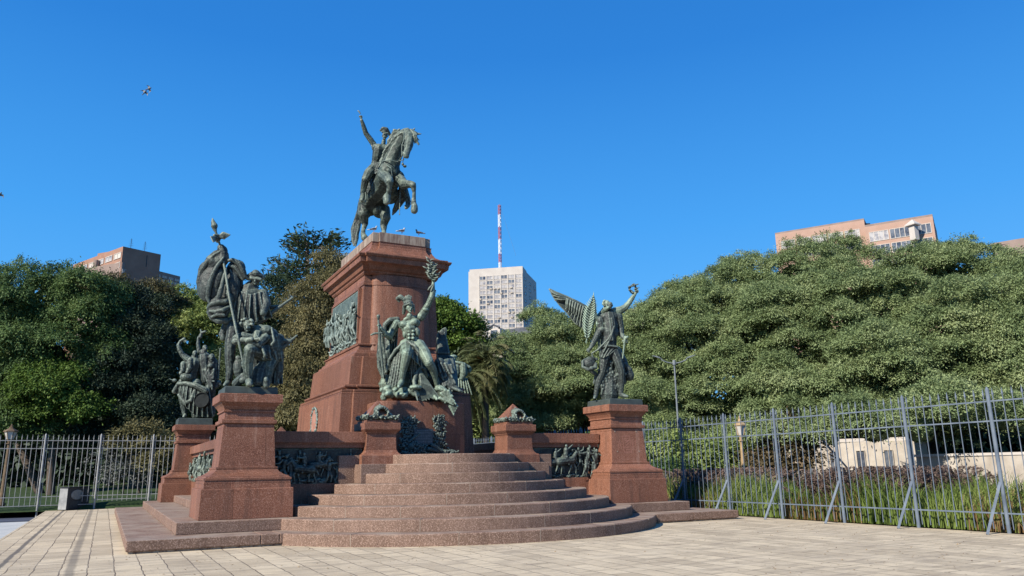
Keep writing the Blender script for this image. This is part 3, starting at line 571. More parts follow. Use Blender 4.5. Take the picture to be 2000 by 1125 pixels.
# medallion wreath on the lower plinth's left face
s = Sculpt(); rr = random.Random(5); cz = 3.15; cyy = 27.1
for i in range(46):
    a = 2*math.pi*i/46; p = Vector((UC-2.275, cyy+.42*math.cos(a), cz+.56*math.sin(a)))
    for k in range(3): s.wcap(p, p+Vector((rr.uniform(-.5, .1), rr.uniform(-1, 1), rr.uniform(-1, 1))).normalized()*.09, .035, .014)
    s.wcap(p, Vector((UC-2.275, cyy+.42*math.cos(a+.14), cz+.56*math.sin(a+.14))), .035)
s.sculpt('medallion_wreath', BRP, CP, vox=.018, rough=.006)
s = Sculpt(); s.add([(UC-2.29, cyy+.36*math.cos(2*math.pi*i/24), cz+.5*math.sin(2*math.pi*i/24)) for i in range(24)]+[(UC-2.2, cyy+.36*math.cos(2*math.pi*i/24), cz+.5*math.sin(2*math.pi*i/24)) for i in range(24)], [tuple(range(23, -1, -1)), tuple(range(24, 48))]+[(i, (i+1) % 24, 24+(i+1) % 24, 24+i) for i in range(24)])
s.build('medallion_plate', mat('rosy_plate', [(.36, .17, .12), (.46, .25, .19)], 4, .5), CP)
# block in front carrying the seated warrior
BLK = thing('front_block', 'plain red granite block with laurel plaque, under the seated helmeted warrior', 'pedestal block', (UC, 23, H[8]))
bp = MB(); rings = []
for z, g_ in ((1.95, 0), (3.58, -.02), (3.603, -.04)):
    n = 16; hw = 1.4416+g_; rings.append([(UC-hw, 24.2, z)]+[(UC-hw*math.cos(math.pi*i/n*.999), 22.62-(.40+g_)*math.sin(math.pi*i/n), z) for i in range(n+1)]+[(UC+hw, 24.2, z)])
bp.loft(rings).build('block', GR, BLK)
sj = Sculpt(); rr = random.Random(9)
for cx_, w_, top in ((8.02, .20, 3.10), (9.02, .16, 3.16)):
    for i in range(330):
        z = rr.uniform(2.2, top); x = cx_+rr.gauss(0, w_*.55)+(.1*(z-2.5) if cx_ < 8.5 else -.06*(z-2.5)); yf = 22.24+.05*abs(x-UC)
        d = Vector((rr.uniform(-1, 1), rr.uniform(-.9, 0), rr.uniform(-.6, 1))).normalized()*.10; sj.wcap((x, yf-.02-rr.uniform(0, .12), z), Vector((x, yf-.06, z))+d, .032, .012)
for i in range(330):
    x = 7.80+rr.random()**.8*.75; z = 1.99+rr.random()*(.42-.3*(x-7.8)); d = Vector((rr.uniform(-1, 1), rr.uniform(-1, 0), rr.uniform(-.5, 1))).normalized()*.12
    sj.wcap((x, 22.16-rr.uniform(0, .16), z), Vector((x, 22.1, z))+d, .045, .02)
sj.wcap((7.95, 22.05, 2.35), (8.35, 22.12, 2.62), .045, .04); sj.wcap((8.6, 22.0, 2.15), (9.35, 22.05, 2.0), .07, .03); sj.ell((8.0, 22.02, 2.22), .13, .11, .08, world=True)
sj.wcap((8.75, 22.05, 2.25), (9.0, 22.02, 2.1), .08, .06)
for i in range(60): x = rr.uniform(8.5, 9.5); sj.wcap((x, 22.05+rr.uniform(0, .1), 1.98+rr.random()*.12), (x+rr.uniform(-.15, .15), 22.0, 2.0+rr.random()*.12), .05, .02)
sj.sculpt('laurel_plaque_frame', BRD, BLK, vox=.014, smooth=1, rough=.006, rsize=.04)
pl = MB().box(8.16, 8.78, 22.10, 22.20, 2.28, 2.76).build('inscribed_plate', mat('dark_plate', [(.05, .06, .07), (.085, .10, .11)], 9, .5, .3), BLK, bevel=.01)
b = MB(); rr = random.Random(2)
for j in range(9):
    z = 2.70-j*.045; x = 8.22+(.04 if j in (0, 8) else 0)
    while x < 8.72: wd = rr.uniform(.015, .05); b.box(x, min(x+wd, 8.73), 22.092, 22.101, z-.012, z+.010); x += wd+.014
b.build('raised_line', mat('plate_lettering', [(.14, .16, .165), (.22, .24, .24)], 9, .5, .3), pl)
# ================================================================== STATUES
def plate(t, cx, cy, z0, z1, hx, hy, m=PLATEM, name='base_plate'):
    return MB().prof(cx, cy, [(z0, hx, hy), (z1-.02, hx-.01, hy-.01), (z1, hx-.03, hy-.03)]).build(name, m, t, bevel=.01)
# ---------- horseman on the central pedestal (traced at 3.75 x, about 27 m away)
T = thing('horseman_statue', 'green bronze rider pointing skyward on a rearing horse, atop the central pedestal', 'statue', (UC, VC, 9.65))
s = Sculpt(600, 190, 3.75, 26.6)
HB = dict()
s.chain((450, 790, 1.35, 92), (500, 715, 1.0, 98), (560, 660, .45, 100), (595, 600, .0, 98), (603, 545, -.25, 86), (610, 500, -.3, 72), (632, 440, -.35, 66), (660, 370, -.4, 60), (690, 310, -.45, 52), (722, 275, -.55, 42))
s.ell((600, 715, .75), 92, 70, 110); s.ell((420, 830, 1.5), 62, 70, 80); s.ell((535, 830, 1.3), 72, 62, 80)
s.ell((560, 575, -.35), 52, 62, 50); s.ell((668, 590, -.2), 48, 60, 50)
# head
s.chain((735, 262, -.65, 40), (745, 300, -.85, 42), (745, 345, -1.0, 36), (733, 395, -1.15, 27), (722, 425, -1.25, 25))
s.ell((760, 300, -.8), 28, 40, 30); s.ell((722, 310, -.8), 24, 36, 30); s.cap((716, 432, -1.22), (735, 436, -1.22), 17, 15)
s.cap((706, 405, -1.32), (712, 410, -1.34), 7); s.cap((712, 330, -.95), (722, 322, -1.0), 8)
s.cap((765, 250, -.6), (790, 226, -.6), 13, 5); s.cap((800, 268, -.6), (838, 268, -.6), 13, 5)
# forelegs
s.chain((560, 575, -.45, 46), (585, 590, -.9, 40), (600, 612, -1.35, 34)); s.chain((602, 618, -1.4, 32), (603, 655, -1.35, 21), (596, 695, -1.25, 18), (590, 718, -1.2, 23), (582, 735, -1.25, 30)); s.chain((582, 735, -1.25, 30), (583, 765, -1.3, 27))
s.chain((680, 610, -.3, 48), (708, 640, -.75, 38), (745, 635, -1.1, 30), (772, 640, -1.25, 27)); s.chain((775, 645, -1.25, 25), (783, 690, -1.2, 15), (783, 730, -1.15, 15), (780, 752, -1.15, 19), (781, 780, -1.2, 20), (786, 800, -1.25, 26), (785, 828, -1.27, 28))
# hind legs
s.chain((425, 800, 1.3, 66), (412, 850, 1.1, 46), (418, 905, 1.25, 34), (424, 925, 1.3, 28)); s.chain((424, 925, 1.3, 27), (413, 965, 1.15, 17), (408, 1000, 1.0, 20), (415, 1018, .9, 25), (420, 1030, .85, 30))
s.chain((555, 830, 1.25, 62), (575, 880, 1.1, 42), (560, 935, 1.25, 30), (562, 985, 1.1, 19), (560, 1015, .95, 26), (565, 1040, .9, 28))
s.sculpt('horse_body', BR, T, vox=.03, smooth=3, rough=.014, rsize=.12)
s = Sculpt(600, 190, 3.75, 26.6)   # mane and forelock
rr = random.Random(4)
for i in range(26):
    f = i/25; x0, y0 = 735-150*f**.8, 238+175*f**1.6; dx = -14-22*math.sin(f*3)
    L = 40+70*f; s.chain((x0, y0, -.62+.5*f, 17), (x0+dx+rr.uniform(-8, 8), y0+L*.5, -.72+.45*f, 14), (x0+dx*1.6-26*f+rr.uniform(-12, 12), y0+L*1.1, -.66+.4*f, 5))
for i in range(9): s.chain((760+i*5, 240+i*3, -.75, 12), (785+rr.uniform(-8, 18), 285+rr.uniform(-14, 14), -.95, 8), (793+rr.uniform(-8, 34), 330+rr.uniform(-20, 26), -.9, 3))
for i in range(9): s.chain((655+rr.uniform(-20, 20), 250+rr.uniform(-12, 10), -.4, 12), (612+rr.uniform(-16, 22), 300+rr.uniform(-12, 20), -.3, 15), (588+rr.uniform(-10, 20), 370+rr.uniform(-15, 15), -.25, 12), (562+rr.uniform(-12, 12), 430, -.2, 10), (540+rr.uniform(-10, 10), 485+rr.uniform(-20, 20), -.2, 4))
s.sculpt('mane', BR, T, vox=.022, smooth=1, rough=.01, rsize=.06)
s = Sculpt(600, 190, 3.75, 26.6)
for i in range(16):
    a = rr.uniform(-1, 1); s.chain((385+a*8, 830, 1.75, 16), (372+a*16, 900, 1.95, 17), (358+a*24+rr.uniform(-8, 8), 960+rr.uniform(-20, 20), 1.85, 11), (350+a*22, 1030+rr.uniform(-20, 25), 1.6, 8), (348+a*10, 1085+rr.uniform(-20, 10), 1.5, 4))
for i in range(6): s.chain((365, 900+i*14, 1.9, 10), (338+rr.uniform(-6, 6), 925+i*14, 1.85, 8), (335, 945+i*13, 1.8, 3))
s.sculpt('tail', BRD, T, vox=.024, smooth=1, rough=.01, rsize=.06)
s = Sculpt(600, 190, 3.75, 26.6)   # rider: one continuous body in uniform
s.chain((505, 510, .55, 46), (512, 470, .5, 42), (518, 430, .42, 46), (525, 385, .38, 50)); s.ell((515, 372, .38), 48, 34, 40); s.ell((565, 380, .4), 34, 40, 40)
s.chain((490, 350, .38, 24), (463, 310, .3, 24), (430, 265, .22, 21)); s.chain((430, 265, .22, 21), (412, 210, .1, 18), (398, 168, .0, 13))
s.chain((555, 350, .36, 18), (562, 318, .33, 17)); s.head((569, 283, .28), 27, (-6, 2))
s.chain((590, 375, .4, 30), (600, 430, .3, 22), (610, 455, .0, 17))
s.chain((490, 520, .45, 44), (452, 555, .1, 40), (428, 600, -.05, 33)); s.chain((428, 600, -.05, 31), (415, 660, .1, 27), (407, 705, .15, 22)); s.chain((407, 712, .15, 21), (402, 738, .0, 20), (400, 752, -.2, 15))
s.chain((690, 620, .5, 30), (715, 680, .45, 27), (738, 745, .4, 21), (738, 790, .3, 20), (725, 808, .1, 15))
s.hand((396, 160, 0), (-10, -34, 0), 34, .5, .1); s.cap((385, 112, -.02), (370, 98, -.05), 5, 4); s.cap((388, 118, -.02), (378, 100, -.04), 6, 5)
s.sculpt('rider_body', BR, T, vox=.018, smooth=2, rough=.008, rsize=.08)
s = Sculpt(600, 190, 3.75, 26.6)   # bicorne, epaulettes, saddle cloth, boots' stirrups, coat skirt, straps
s.chain((538, 243, .25, 9), (556, 228, .2, 15), (580, 234, .22, 17), (602, 272, .3, 14)); s.ell((570, 250, .27), 31, 17, 26); s.cap((545, 252, .1), (590, 262, .1), 6)
s.sculpt('bicorne_hat', BRD, T, vox=.014, smooth=1, rough=.004)
s = Sculpt(600, 190, 3.75, 26.6)
s.ell((487, 340, .36), 22, 12, 24); s.ell((600, 352, .4), 22, 12, 24)
for i in range(8): s.cap((470+i*5, 345, .3), (466+i*5.5, 362, .28), 3, 2)
s.cloth([(470, 505, .3), (500, 520, .1), (530, 530, .0)], [(380, 800, .6), (440, 700, .4), (500, 640, .15)], 4, 6, 8)
s.cloth([(480, 480, .3), (540, 470, .25)], [(455, 560, .1), (500, 560, .05)], 3, 5, 7)
s.cap((680, 700, .3), (676, 862, .2), 5, 4); s.chain((700, 650, .5, 30), (690, 740, .7, 40), (640, 830, .9, 20), (625, 862, .9, 6))
s.sculpt('saddle_cloth', BRD, T, vox=.02, smooth=1, rough=.01)
s = Sculpt(600, 190, 3.75, 26.6)
s.chain((520, 492, -.05, 4), (560, 466, -.6, 4), (610, 462, -.82, 5), (660, 472, -.75, 4), (708, 455, -.9, 4)); s.chain((530, 500, -.1, 4), (570, 488, -.6, 4), (615, 520, -.85, 4), (625, 600, -.75, 4), (600, 690, -.55, 4))
s.chain((690, 350, -1.05, 3), (730, 352, -1.15, 4), (770, 340, -1.0, 3)); s.chain((700, 400, -1.3, 3), (706, 445, -1.28, 4), (700, 478, -1.0, 3)); s.chain((665, 470, -.8, 3), (690, 440, -1.1, 4), (700, 395, -1.25, 3))
s.chain((712, 300, -1.0, 4), (694, 350, -1.05, 4), (692, 440, -1.05, 4)); s.chain((382, 745, -.1, 4), (392, 770, -.1, 4), (425, 768, -.1, 4), (430, 735, .0, 4), (425, 690, .1, 4)); s.chain((715, 790, .1, 4), (722, 818, .1, 4), (765, 775, .2, 4), (735, 720, .3, 4))
s.ell((715, 505, -.6), 14, 12, 12); s.ell((700, 490, -.6), 10, 12, 12)
s.sculpt('harness', BRD, T, vox=.014, smooth=1, rough=0)
# ---------- pigeons on the central pedestal
def pigeon(px, py, d, ang, lab, m, pale, head=-1):
    c = at(px, py, d); t = thing('pigeon', lab, 'bird', c, 'pigeons on the central pedestal')
    ca, sa = math.cos(ang), math.sin(ang)
    def q(x, y, z): x, y, z = x*.62, y*.62, z*.62; return c + RT0*(x*ca) + FWH*(x*sa) + RT0*(-y*sa) + FWH*(y*ca) + Vector((0, 0, z))
    s = Sculpt(); s.wcap(q(-.13, 0, .15), q(.09, 0, .19), .037, .053); s.wcap(q(.1, 0, .2), q(.15, 0, .32), .037, .025); s.wcap(q(.15, 0, .33), q(.165, 0, .335), .029, .026); s.wcap(q(.19, 0, .325), q(.235, 0, .315), .01, .005)
    s.wcap(q(-.15, 0, .13), q(-.36, .0, .09), .028, .02); s.wcap(q(-.36, -.04, .085), q(-.36, .04, .085), .012)
    s.sculpt('pigeon_body', pale, t, vox=.01, smooth=2, rough=0)
    s = Sculpt()
    for k in (-1, 1): s.wcap(q(.06, k*.075, .2), q(-.24, k*.05, .13), .026, .01)
    s.build('wing', m, t, smooth=True)
    lg = MB(); lg.tube([q(.0, .03, .12), q(.01, .03, .0)], .008); lg.tube([q(.0, -.03, .12), q(.01, -.03, .0)], .008); lg.build('leg', RED, t)
pigeon(730, 452.5, 26.6, .3, 'pale pigeon standing between the hind hooves of the bronze horse', PIG, PIGW)
pigeon(785, 456, 26.3, .6, 'white and grey pigeon on the pedestal edge, middle of the three', PIG, PIGW)
pigeon(818, 459.5, 26.2, 3.0, 'dark pigeon perched nearest the right end of the pedestal top', PIG, PIG)
# ---------- seated helmeted warrior with laurel branch (traced at 4.329 x)
T = thing('seated_warrior_statue', 'seated bare-chested bronze warrior in crested helmet raising a laurel branch, holding a sheathed sword', 'statue', (UC, 23, 3.6))
W = (720, 560, 4.329, 24.3)
s = Sculpt(*W)
s.chain((372, 500, .0, 74), (365, 445, -.02, 62), (358, 400, -.05, 62), (345, 350, -.08, 70)); s.ell((300, 325, -.12), 52, 42, 34, -8); s.ell((385, 310, -.12), 55, 44, 36, 18)
s.ell((298, 318, -.25), 34, 26, 22, -10); s.ell((382, 300, -.25), 36, 26, 22, 20)
for y in (375, 405, 435): 
    for x in (-16, 18): s.ell((358+x, y, -.27), 15, 12, 12)
s.ell((410, 380, -.15), 26, 40, 30, 15); s.ell((310, 395, -.15), 24, 40, 30, -8)
s.chain((345, 290, -.06, 30), (346, 245, -.12, 26)); s.chain((310, 278, -.1, 18), (345, 262, -.12, 22), (395, 262, -.06, 20))
s.head((347, 182, -.18), 37, (8, -4))
# his right arm (viewer left) down to the sword
s.chain((238, 312, -.05, 36), (205, 372, -.05, 33), (180, 420, -.15, 26)); s.chain((180, 425, -.15, 27), (140, 400, -.35, 24), (100, 348, -.5, 15)); s.hand((100, 348, -.5), (-14, -20, 0), 44, .9, .1)
# raised arm
s.chain((440, 255, -.02, 40), (470, 215, .0, 36), (490, 175, .0, 30), (512, 140, -.02, 26)); s.chain((510, 140, -.02, 27), (533, 90, -.05, 28), (545, 30, -.05, 19), (545, -25, -.05, 14)); s.hand((545, -30, -.05), (0, -26, 0), 40, .9, .1)
s.ell((480, 195, -.06), 30, 24, 26)
# legs
s.chain((320, 500, -.1, 66), (320, 545, -.5, 54), (322, 568, -.85, 45)); s.chain((322, 572, -.88, 42), (308, 640, -.82, 37), (292, 710, -.75, 29), (282, 785, -.72, 20)); s.chain((280, 800, -.72, 24), (262, 835, -.95, 20), (255, 845, -1.05, 14)); s.ell((302, 640, -.76), 32, 52, 36)
s.chain((420, 500, -.05, 62), (470, 560, -.4, 52), (510, 640, -.65, 42)); s.chain((512, 645, -.67, 40), (545, 700, -.5, 34), (565, 770, -.35, 25), (578, 835, -.25, 19)); s.chain((578, 845, -.25, 20), (600, 862, -.45, 15), (612, 868, -.5, 12)); s.ell((548, 705, -.45), 28, 48, 34)
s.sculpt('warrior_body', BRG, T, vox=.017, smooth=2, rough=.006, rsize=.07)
s = Sculpt(*W)
s.ell((336, 148, -.12), 43, 38, 46, 10); s.cap((306, 165, -.06), (296, 225, .0), 20, 14); s.chain((302, 158, -.22, 7), (345, 140, -.36, 8), (382, 152, -.26, 7)); s.cap((382, 165, -.08), (386, 215, -.04), 9, 8)
rr = random.Random(8)
for i in range(8): f = i/7; s.chain((300+52*f, 128-14*math.sin(f*3), -.12, 11), (296+58*f, 104-12*math.sin(f*3), -.12, 9), (300+66*f+rr.uniform(-4, 8), 92-22*math.sin(f*2.6)+rr.uniform(-6, 6), -.12, 3))
s.chain((300, 110, -.1, 20), (268, 88, -.08, 24), (245, 100, -.05, 18), (258, 122, -.04, 12))
s.sculpt('crested_helmet', BR, T, vox=.014, smooth=1, rough=.004)
s = Sculpt(*W)   # drapery over the lap and cloak behind
s.cloth([(330, 460, -.3), (390, 495, -.35), (440, 560, -.4)], [(290, 540, -.9), (400, 640, -.75), (450, 690, -.5)], 3, 12, 12, bulge=10)
s.cloth([(335, 462, -.3), (270, 500, -.35), (205, 570, -.3)], [(270, 800, -.5), (210, 850, -.45), (150, 860, -.35)], 5, 14, 12, bulge=16)
s.chain((335, 465, -.36, 14), (280, 490, -.42, 15), (225, 540, -.4, 15), (175, 620, -.35, 14), (150, 720, -.3, 12)); s.chain((335, 470, -.4, 12), (390, 500, -.5, 14), (425, 560, -.5, 14), (438, 640, -.45, 12))
s.cloth([(360, 560, -.75), (400, 600, -.6)], [(330, 840, -.5), (400, 850, -.4)], 3, 12, 10); s.cloth([(150, 300, .1), (250, 290, .15)], [(100, 720, .0), (220, 760, .05)], 5, 14, 14)
s.chain((240, 275, .05, 24), (180, 285, .0, 26), (140, 320, -.02, 22), (130, 380, -.02, 20), (95, 470, -.05, 20), (85, 580, -.08, 18), (90, 680, -.1, 18), (120, 760, -.12, 16)); s.chain((250, 300, .05, 22), (200, 320, .1, 26), (170, 420, .1, 26), (140, 560, .05, 24), (150, 700, .0, 22))
for i in range(9): x = 92+i*9; y = 370+rr.uniform(0, 120); s.chain((x, y, -.1, 10), (x+rr.uniform(-14, 18), y+120, -.15, 11), (x+rr.uniform(-6, 30), y+rr.uniform(230, 330), -.08, 7))
s.sculpt('drapery', BR, T, vox=.018, smooth=1, rough=.008, rsize=.07)
s = Sculpt(*W)   # sword
s.chain((82, 250, -.58, 16), (82, 262, -.58, 13)); s.cap((82, 270, -.56), (88, 390, -.55), 9, 8); s.chain((22, 408, -.6, 8), (50, 395, -.58, 10), (110, 392, -.55, 8)); s.cap((90, 400, -.55), (112, 640, -.5), 13, 9); s.cap((112, 640, -.5), (125, 770, -.5), 9, 6)
s.sculpt('sword', BR, T, vox=.012, smooth=1, rough=.003)
s = Sculpt(*W)   # laurel branch
for k, (x1, y1) in enumerate(((516, -232), (548, -195), (498, -150), (575, -110), (530, -165))):
    s.chain((545, -40, -.05, 5), ((545+x1)/2+rr.uniform(-8, 8), (-40+y1)/2, -.08, 4), (x1, y1, -.08, 2))
    for i in range(13):
        f = (i+2)/14; x = 545+(x1-545)*f; y = -40+(y1+40)*f; sd = 1 if i % 2 else -1; s.chain((x, y, -.07, 4), (x+sd*rr.uniform(14, 26), y-rr.uniform(2, 18), -.07+rr.uniform(-.1, .1), 7), (x+sd*rr.uniform(28, 44), y-rr.uniform(12, 34), -.07+rr.uniform(-.12, .12), 2))
s.chain((545, -20, -.1, 8), (515, 10, -.12, 9), (500, 30, -.12, 3)); s.chain((550, -15, -.1, 8), (530, 30, -.14, 8), (525, 42, -.14, 3))
s.sculpt('laurel_branch', BR, T, vox=.012, smooth=0, rough=0)
s = Sculpt(*W)   # rock and armour under the feet
for i in range(26): s.ell((120+rr.random()*290, 850+rr.random()*70, -.45-rr.random()*.35), rr.uniform(20, 52), rr.uniform(16, 34), rr.uniform(24, 50), rr.uniform(-40, 40))
s.cap((150, 880, -.6), (130, 935, -.6), 30, 30); s.cap((150, 880, -.6), (300, 920, -.5), 34, 30); s.ell((330, 820, .3), 250, 130, 120); s.ell((360, 620, .2), 160, 190, 70)
s.sculpt('rock_seat', BRG, T, vox=.022, smooth=1, rough=.012)
# condor at his feet
CT = thing('condor_statue', 'dark bronze condor with spread wings sprawled beside the seated warrior, its tail over the block', 'statue', at(868, 790, 24.2))
s = Sculpt(*W)
s.chain((600, 890, -.35, 60), (650, 930, -.5, 55), (690, 980, -.6, 34)); s.chain((590, 880, -.4, 36), (575, 905, -.5, 26), (560, 930, -.65, 18), (575, 950, -.75, 12)); s.ell((640, 900, -.6), 60, 36, 40, -30)
for i in range(11):
    f = i/10; s.chain((660+20*f, 940, -.6, 16), (690+40*f, 1010-18*f, -.68, 15), (722+30*f+rr.uniform(-8, 8), 1086-75*f, -.7, 4))
for i in range(16): s.cap((600+rr.random()*110, 880+rr.random()*90, -.75), (630+rr.random()*110, 910+rr.random()*90, -.78), 15, 5)
s.chain((560, 870, -.5, 14), (600, 862, -.7, 20), (650, 880, -.75, 18), (700, 900, -.7, 8))
s.sculpt('condor_body', BRG, CT, vox=.018, smooth=1, rough=.01, rsize=.07)
s = Sculpt(*W)   # near wing, folded in a tall arc
s.chain((440, 690, -.45, 16), (405, 735, -.55, 20), (385, 800, -.65, 18), (392, 880, -.75, 14), (415, 960, -.8, 7)); s.chain((440, 690, -.4, 18), (470, 700, -.35, 18), (490, 760, -.3, 16))
for i in range(15):
    f = i/14; s.chain((430+40*f, 705+60*f, -.5, 14), (445+75*f, 810+30*f, -.62, 14), (430+165*f, 965-35*f+rr.uniform(-10, 10), -.66, 5))
s.sculpt('condor_wing', BR, CT, vox=.016, smooth=0, rough=.004)
s = Sculpt(*W)   # far wing, upright in the shade of the pedestal, and shaded mass below
s.slab([(572, 560, 1.1), (576, 470, 1.1), (590, 400, 1.1), (618, 355, 1.1), (650, 340, 1.1), (662, 362, 1.1), (656, 430, 1.1), (664, 510, 1.1), (690, 600, 1.0), (690, 660, .8), (600, 660, .8)], .1)
for i in range(22):
    f = i/21; r_ = i % 3; s.chain((585+95*f, 640-40*r_, .9, 12), (578+78*f, 520-40*r_, 1.05, 12), (580+70*f+rr.uniform(-5, 5), 400-60*f*(1-f)*2+rr.uniform(-8, 60)*(r_ > 0), 1.06, 5))
s.chain((660, 640, .7, 40), (640, 700, .3, 60)); s.chain((690, 620, .9, 40), (700, 720, .6, 50), (720, 830, .2, 40))
s.chain((600, 650, .0, 50), (640, 740, -.05, 60), (690, 830, -.15, 46), (770, 880, -.25, 16)); s.chain((560, 780, .1, 60), (640, 830, .0, 60), (720, 850, 0, 30)); s.ell((540, 780, .35), 90, 120, 50)
for i in range(24): x = 590+rr.random()*120; y = 640+rr.random()*200; s.chain((x, y, -.2, 15), (x+rr.uniform(0, 40), y+60, -.28, 9))
s.chain((700, 850, -.25, 18), (770, 880, -.35, 12), (800, 885, -.3, 5)); s.ell((560, 930, .2), 120, 60, 60)
s.sculpt('condor_wing', BRD, CT, vox=.02, smooth=0, rough=.006)
# ---------- front left group: flag bearer and leaning soldier (traced at 3.039 x)
T = thing('flag_bearer_statue', 'dark bronze flag bearer under furled banner with a leaning soldier, front left pedestal', 'statue', (UC-5.5863, VC-6.6581, 3.415))
plate(T, UC-5.5863, VC-6.6581, 3.416, 3.60, .63, .63)
F_ = (320, 410, 3.039, 19.3)
s = Sculpt(*F_)   # leaning soldier, one body
s.head((500, 690, -.45), 33, (-10, 8)); 
for i in range(26): a = rr.uniform(0, 6.28); s.ell((492+36*math.cos(a), 678+22*math.sin(a)-8, -.42+rr.uniform(-.1, .1)), 11, 10, 12)
s.chain((520, 725, -.3, 32), (570, 730, -.2, 52), (620, 760, -.05, 66), (640, 830, .05, 62), (650, 860, .1, 56)); s.ell((600, 722, -.2), 55, 40, 45)
s.chain((555, 740, -.35, 34), (545, 790, -.5, 26), (470, 775, -.6, 20), (425, 780, -.6, 22)); s.chain((600, 760, -.35, 28), (560, 800, -.55, 25), (500, 775, -.65, 20), (520, 768, -.7, 14)); s.chain((430, 760, -.5, 22), (470, 745, -.5, 22), (520, 760, -.45, 24)); s.hand((540, 768, -.68), (40, 0, 0), 34, .4)
s.chain((600, 860, -.1, 50), (550, 840, -.45, 42), (512, 830, -.65, 36)); s.chain((512, 835, -.65, 34), (500, 900, -.6, 30), (500, 960, -.55, 27), (505, 1010, -.52, 20)); s.chain((505, 1015, -.52, 22), (508, 1032, -.72, 20)); s.ell((495, 910, -.55), 34, 48, 36)
s.chain((650, 860, .1, 48), (625, 930, -.1, 34), (610, 1010, -.15, 26), (600, 1035, -.25, 20))
s.sculpt('soldier_body', BR, T, vox=.018, smooth=1, rough=.009, rsize=.07, lab='green bronze curly haired soldier leaning forward on folded arms')
s = Sculpt(*F_)   # flag bearer's body behind
s.chain((440, 700, .2, 52), (470, 620, .2, 64), (500, 540, .2, 70), (510, 480, .22, 56)); s.ell((505, 500, .2), 85, 46, 55); s.head((545, 412, .12), 34, (-6, 2)); s.cap((520, 450, .2), (535, 430, .18), 26, 24)
s.chain((500, 395, .1, 14), (545, 378, .05, 26), (585, 400, .12, 16)); s.chain((515, 385, .1, 12), (520, 405, 0, 12), (575, 412, 0, 10))
s.chain((430, 510, .15, 34), (400, 580, .0, 28), (390, 520, -.15, 22), (380, 500, -.2, 18)); s.hand((383, 498, -.2), (-6, -20, 0), 30, .9); s.chain((590, 500, .15, 34), (610, 560, .05, 28), (590, 610, -.1, 22))
s.chain((420, 700, .1, 46), (395, 800, .0, 34), (392, 870, -.02, 30)); s.chain((392, 870, -.02, 30), (395, 950, .0, 26), (383, 1015, .0, 17)); s.chain((383, 1022, .0, 18), (370, 1035, -.15, 16), (362, 1038, -.25, 11))
s.chain((500, 700, .3, 46), (520, 800, .3, 40), (540, 900, .3, 32), (560, 1030, .3, 22)); s.chain((660, 780, .3, 40), (680, 860, .3, 34), (680, 960, .3, 30), (665, 1025, .3, 22))
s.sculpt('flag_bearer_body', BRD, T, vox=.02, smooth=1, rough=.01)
s = Sculpt(*F_)   # coat, cloths, pack, canteen
s.cloth([(430, 470, .0), (510, 500, -.15), (590, 480, .0)], [(400, 660, .0), (500, 680, -.1), (640, 640, .1)], 6, 10, 10, bulge=10); s.cloth([(520, 790, -.5), (600, 800, -.35), (690, 790, .1)], [(540, 860, -.4), (620, 890, -.3), (700, 900, .1)], 5, 9, 9, bulge=12)
s.cloth([(590, 900, .0), (700, 860, .35)], [(560, 1035, -.1), (700, 1035, .3)], 6, 9, 10); s.chain((345, 740, .1, 20), (370, 690, .12, 26), (400, 670, .1, 20)); s.cap((352, 760, .08), (350, 740, .08), 20, 16)
s.ell((445, 940, .0), 34, 62, 34, 8); s.ell((440, 880, .0), 20, 16, 14); s.cap((430, 1030, -.2), (470, 985, -.35), 26, 20); s.chain((560, 1020, -.3, 34), (570, 960, -.2, 42), (590, 920, -.15, 30)); s.cap((470, 1010, -.4), (500, 1000, -.4), 22, 18)
s.chain((610, 1020, -.45, 20), (610, 1040, -.45, 20)); s.cap((608, 1012, -.5), (608, 1004, -.5), 14)
s.chain((550, 735, -.5, 6), (600, 860, -.55, 8), (590, 885, -.5, 8)); s.chain((640, 700, -.3, 7), (655, 780, -.4, 8), (640, 800, -.4, 8)); s.ell((680, 790, .25), 44, 60, 44)
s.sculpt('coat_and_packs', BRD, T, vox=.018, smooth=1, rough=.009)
s = Sculpt(*F_)   # slung muskets
s.cap((600, 640, .2), (765, 520, .35), 14, 7); s.cap((560, 590, .3), (700, 570, .35), 18, 10); s.cap((690, 830, .2), (790, 745, .3), 15, 6); s.cap((690, 780, .2), (750, 780, .25), 22, 12); s.cap((600, 640, .2), (560, 670, .15), 20, 14)
s.sculpt('musket', BRD, T, vox=.014, smooth=1, rough=.004)
s = Sculpt(*F_)   # staff with spear head and eagle
s.chain((476, 930, -.62, 7), (440, 760, -.68, 8), (385, 500, -.45, 8), (368, 380, -.28, 8), (335, 215, -.12, 7), (308, 130, -.25, 8))
s.chain((308, 130, -.25, 8), (302, 112, -.25, 14), (300, 95, -.25, 21), (293, 72, -.25, 13), (288, 48, -.25, 3)); s.ell((320, 172, -.25), 17, 26, 17); s.chain((318, 152, -.28, 12), (300, 150, -.35, 8))
for i in range(6): s.chain((325, 165, -.25, 10), (352, 138+i*5, -.25, 10), (392-i*7, 148+i*5, -.25, 5)); s.chain((318, 170, -.3, 9), (300, 160+i*4, -.45, 9), (278+i*3, 160+i*6, -.6, 4))
s.sculpt('flag_staff', BR, T, vox=.013, smooth=1, rough=.004)
s = Sculpt(*F_)   # heavy banner: gathered bag of cloth hanging from the staff
s.ell((290, 425, -.10), 88, 132, 36, -16); s.ell((318, 300, -.12), 64, 80, 30, -42); s.ell((325, 585, -.10), 72, 80, 40, 8); s.ell((395, 470, -.02), 60, 120, 36); s.ell((428, 352, .08), 58, 62, 38, -35); s.ell((400, 450, .12), 74, 130, 34); s.ell((250, 350, .0), 44, 60, 28, -30); s.ell((240, 480, .0), 44, 48, 28)
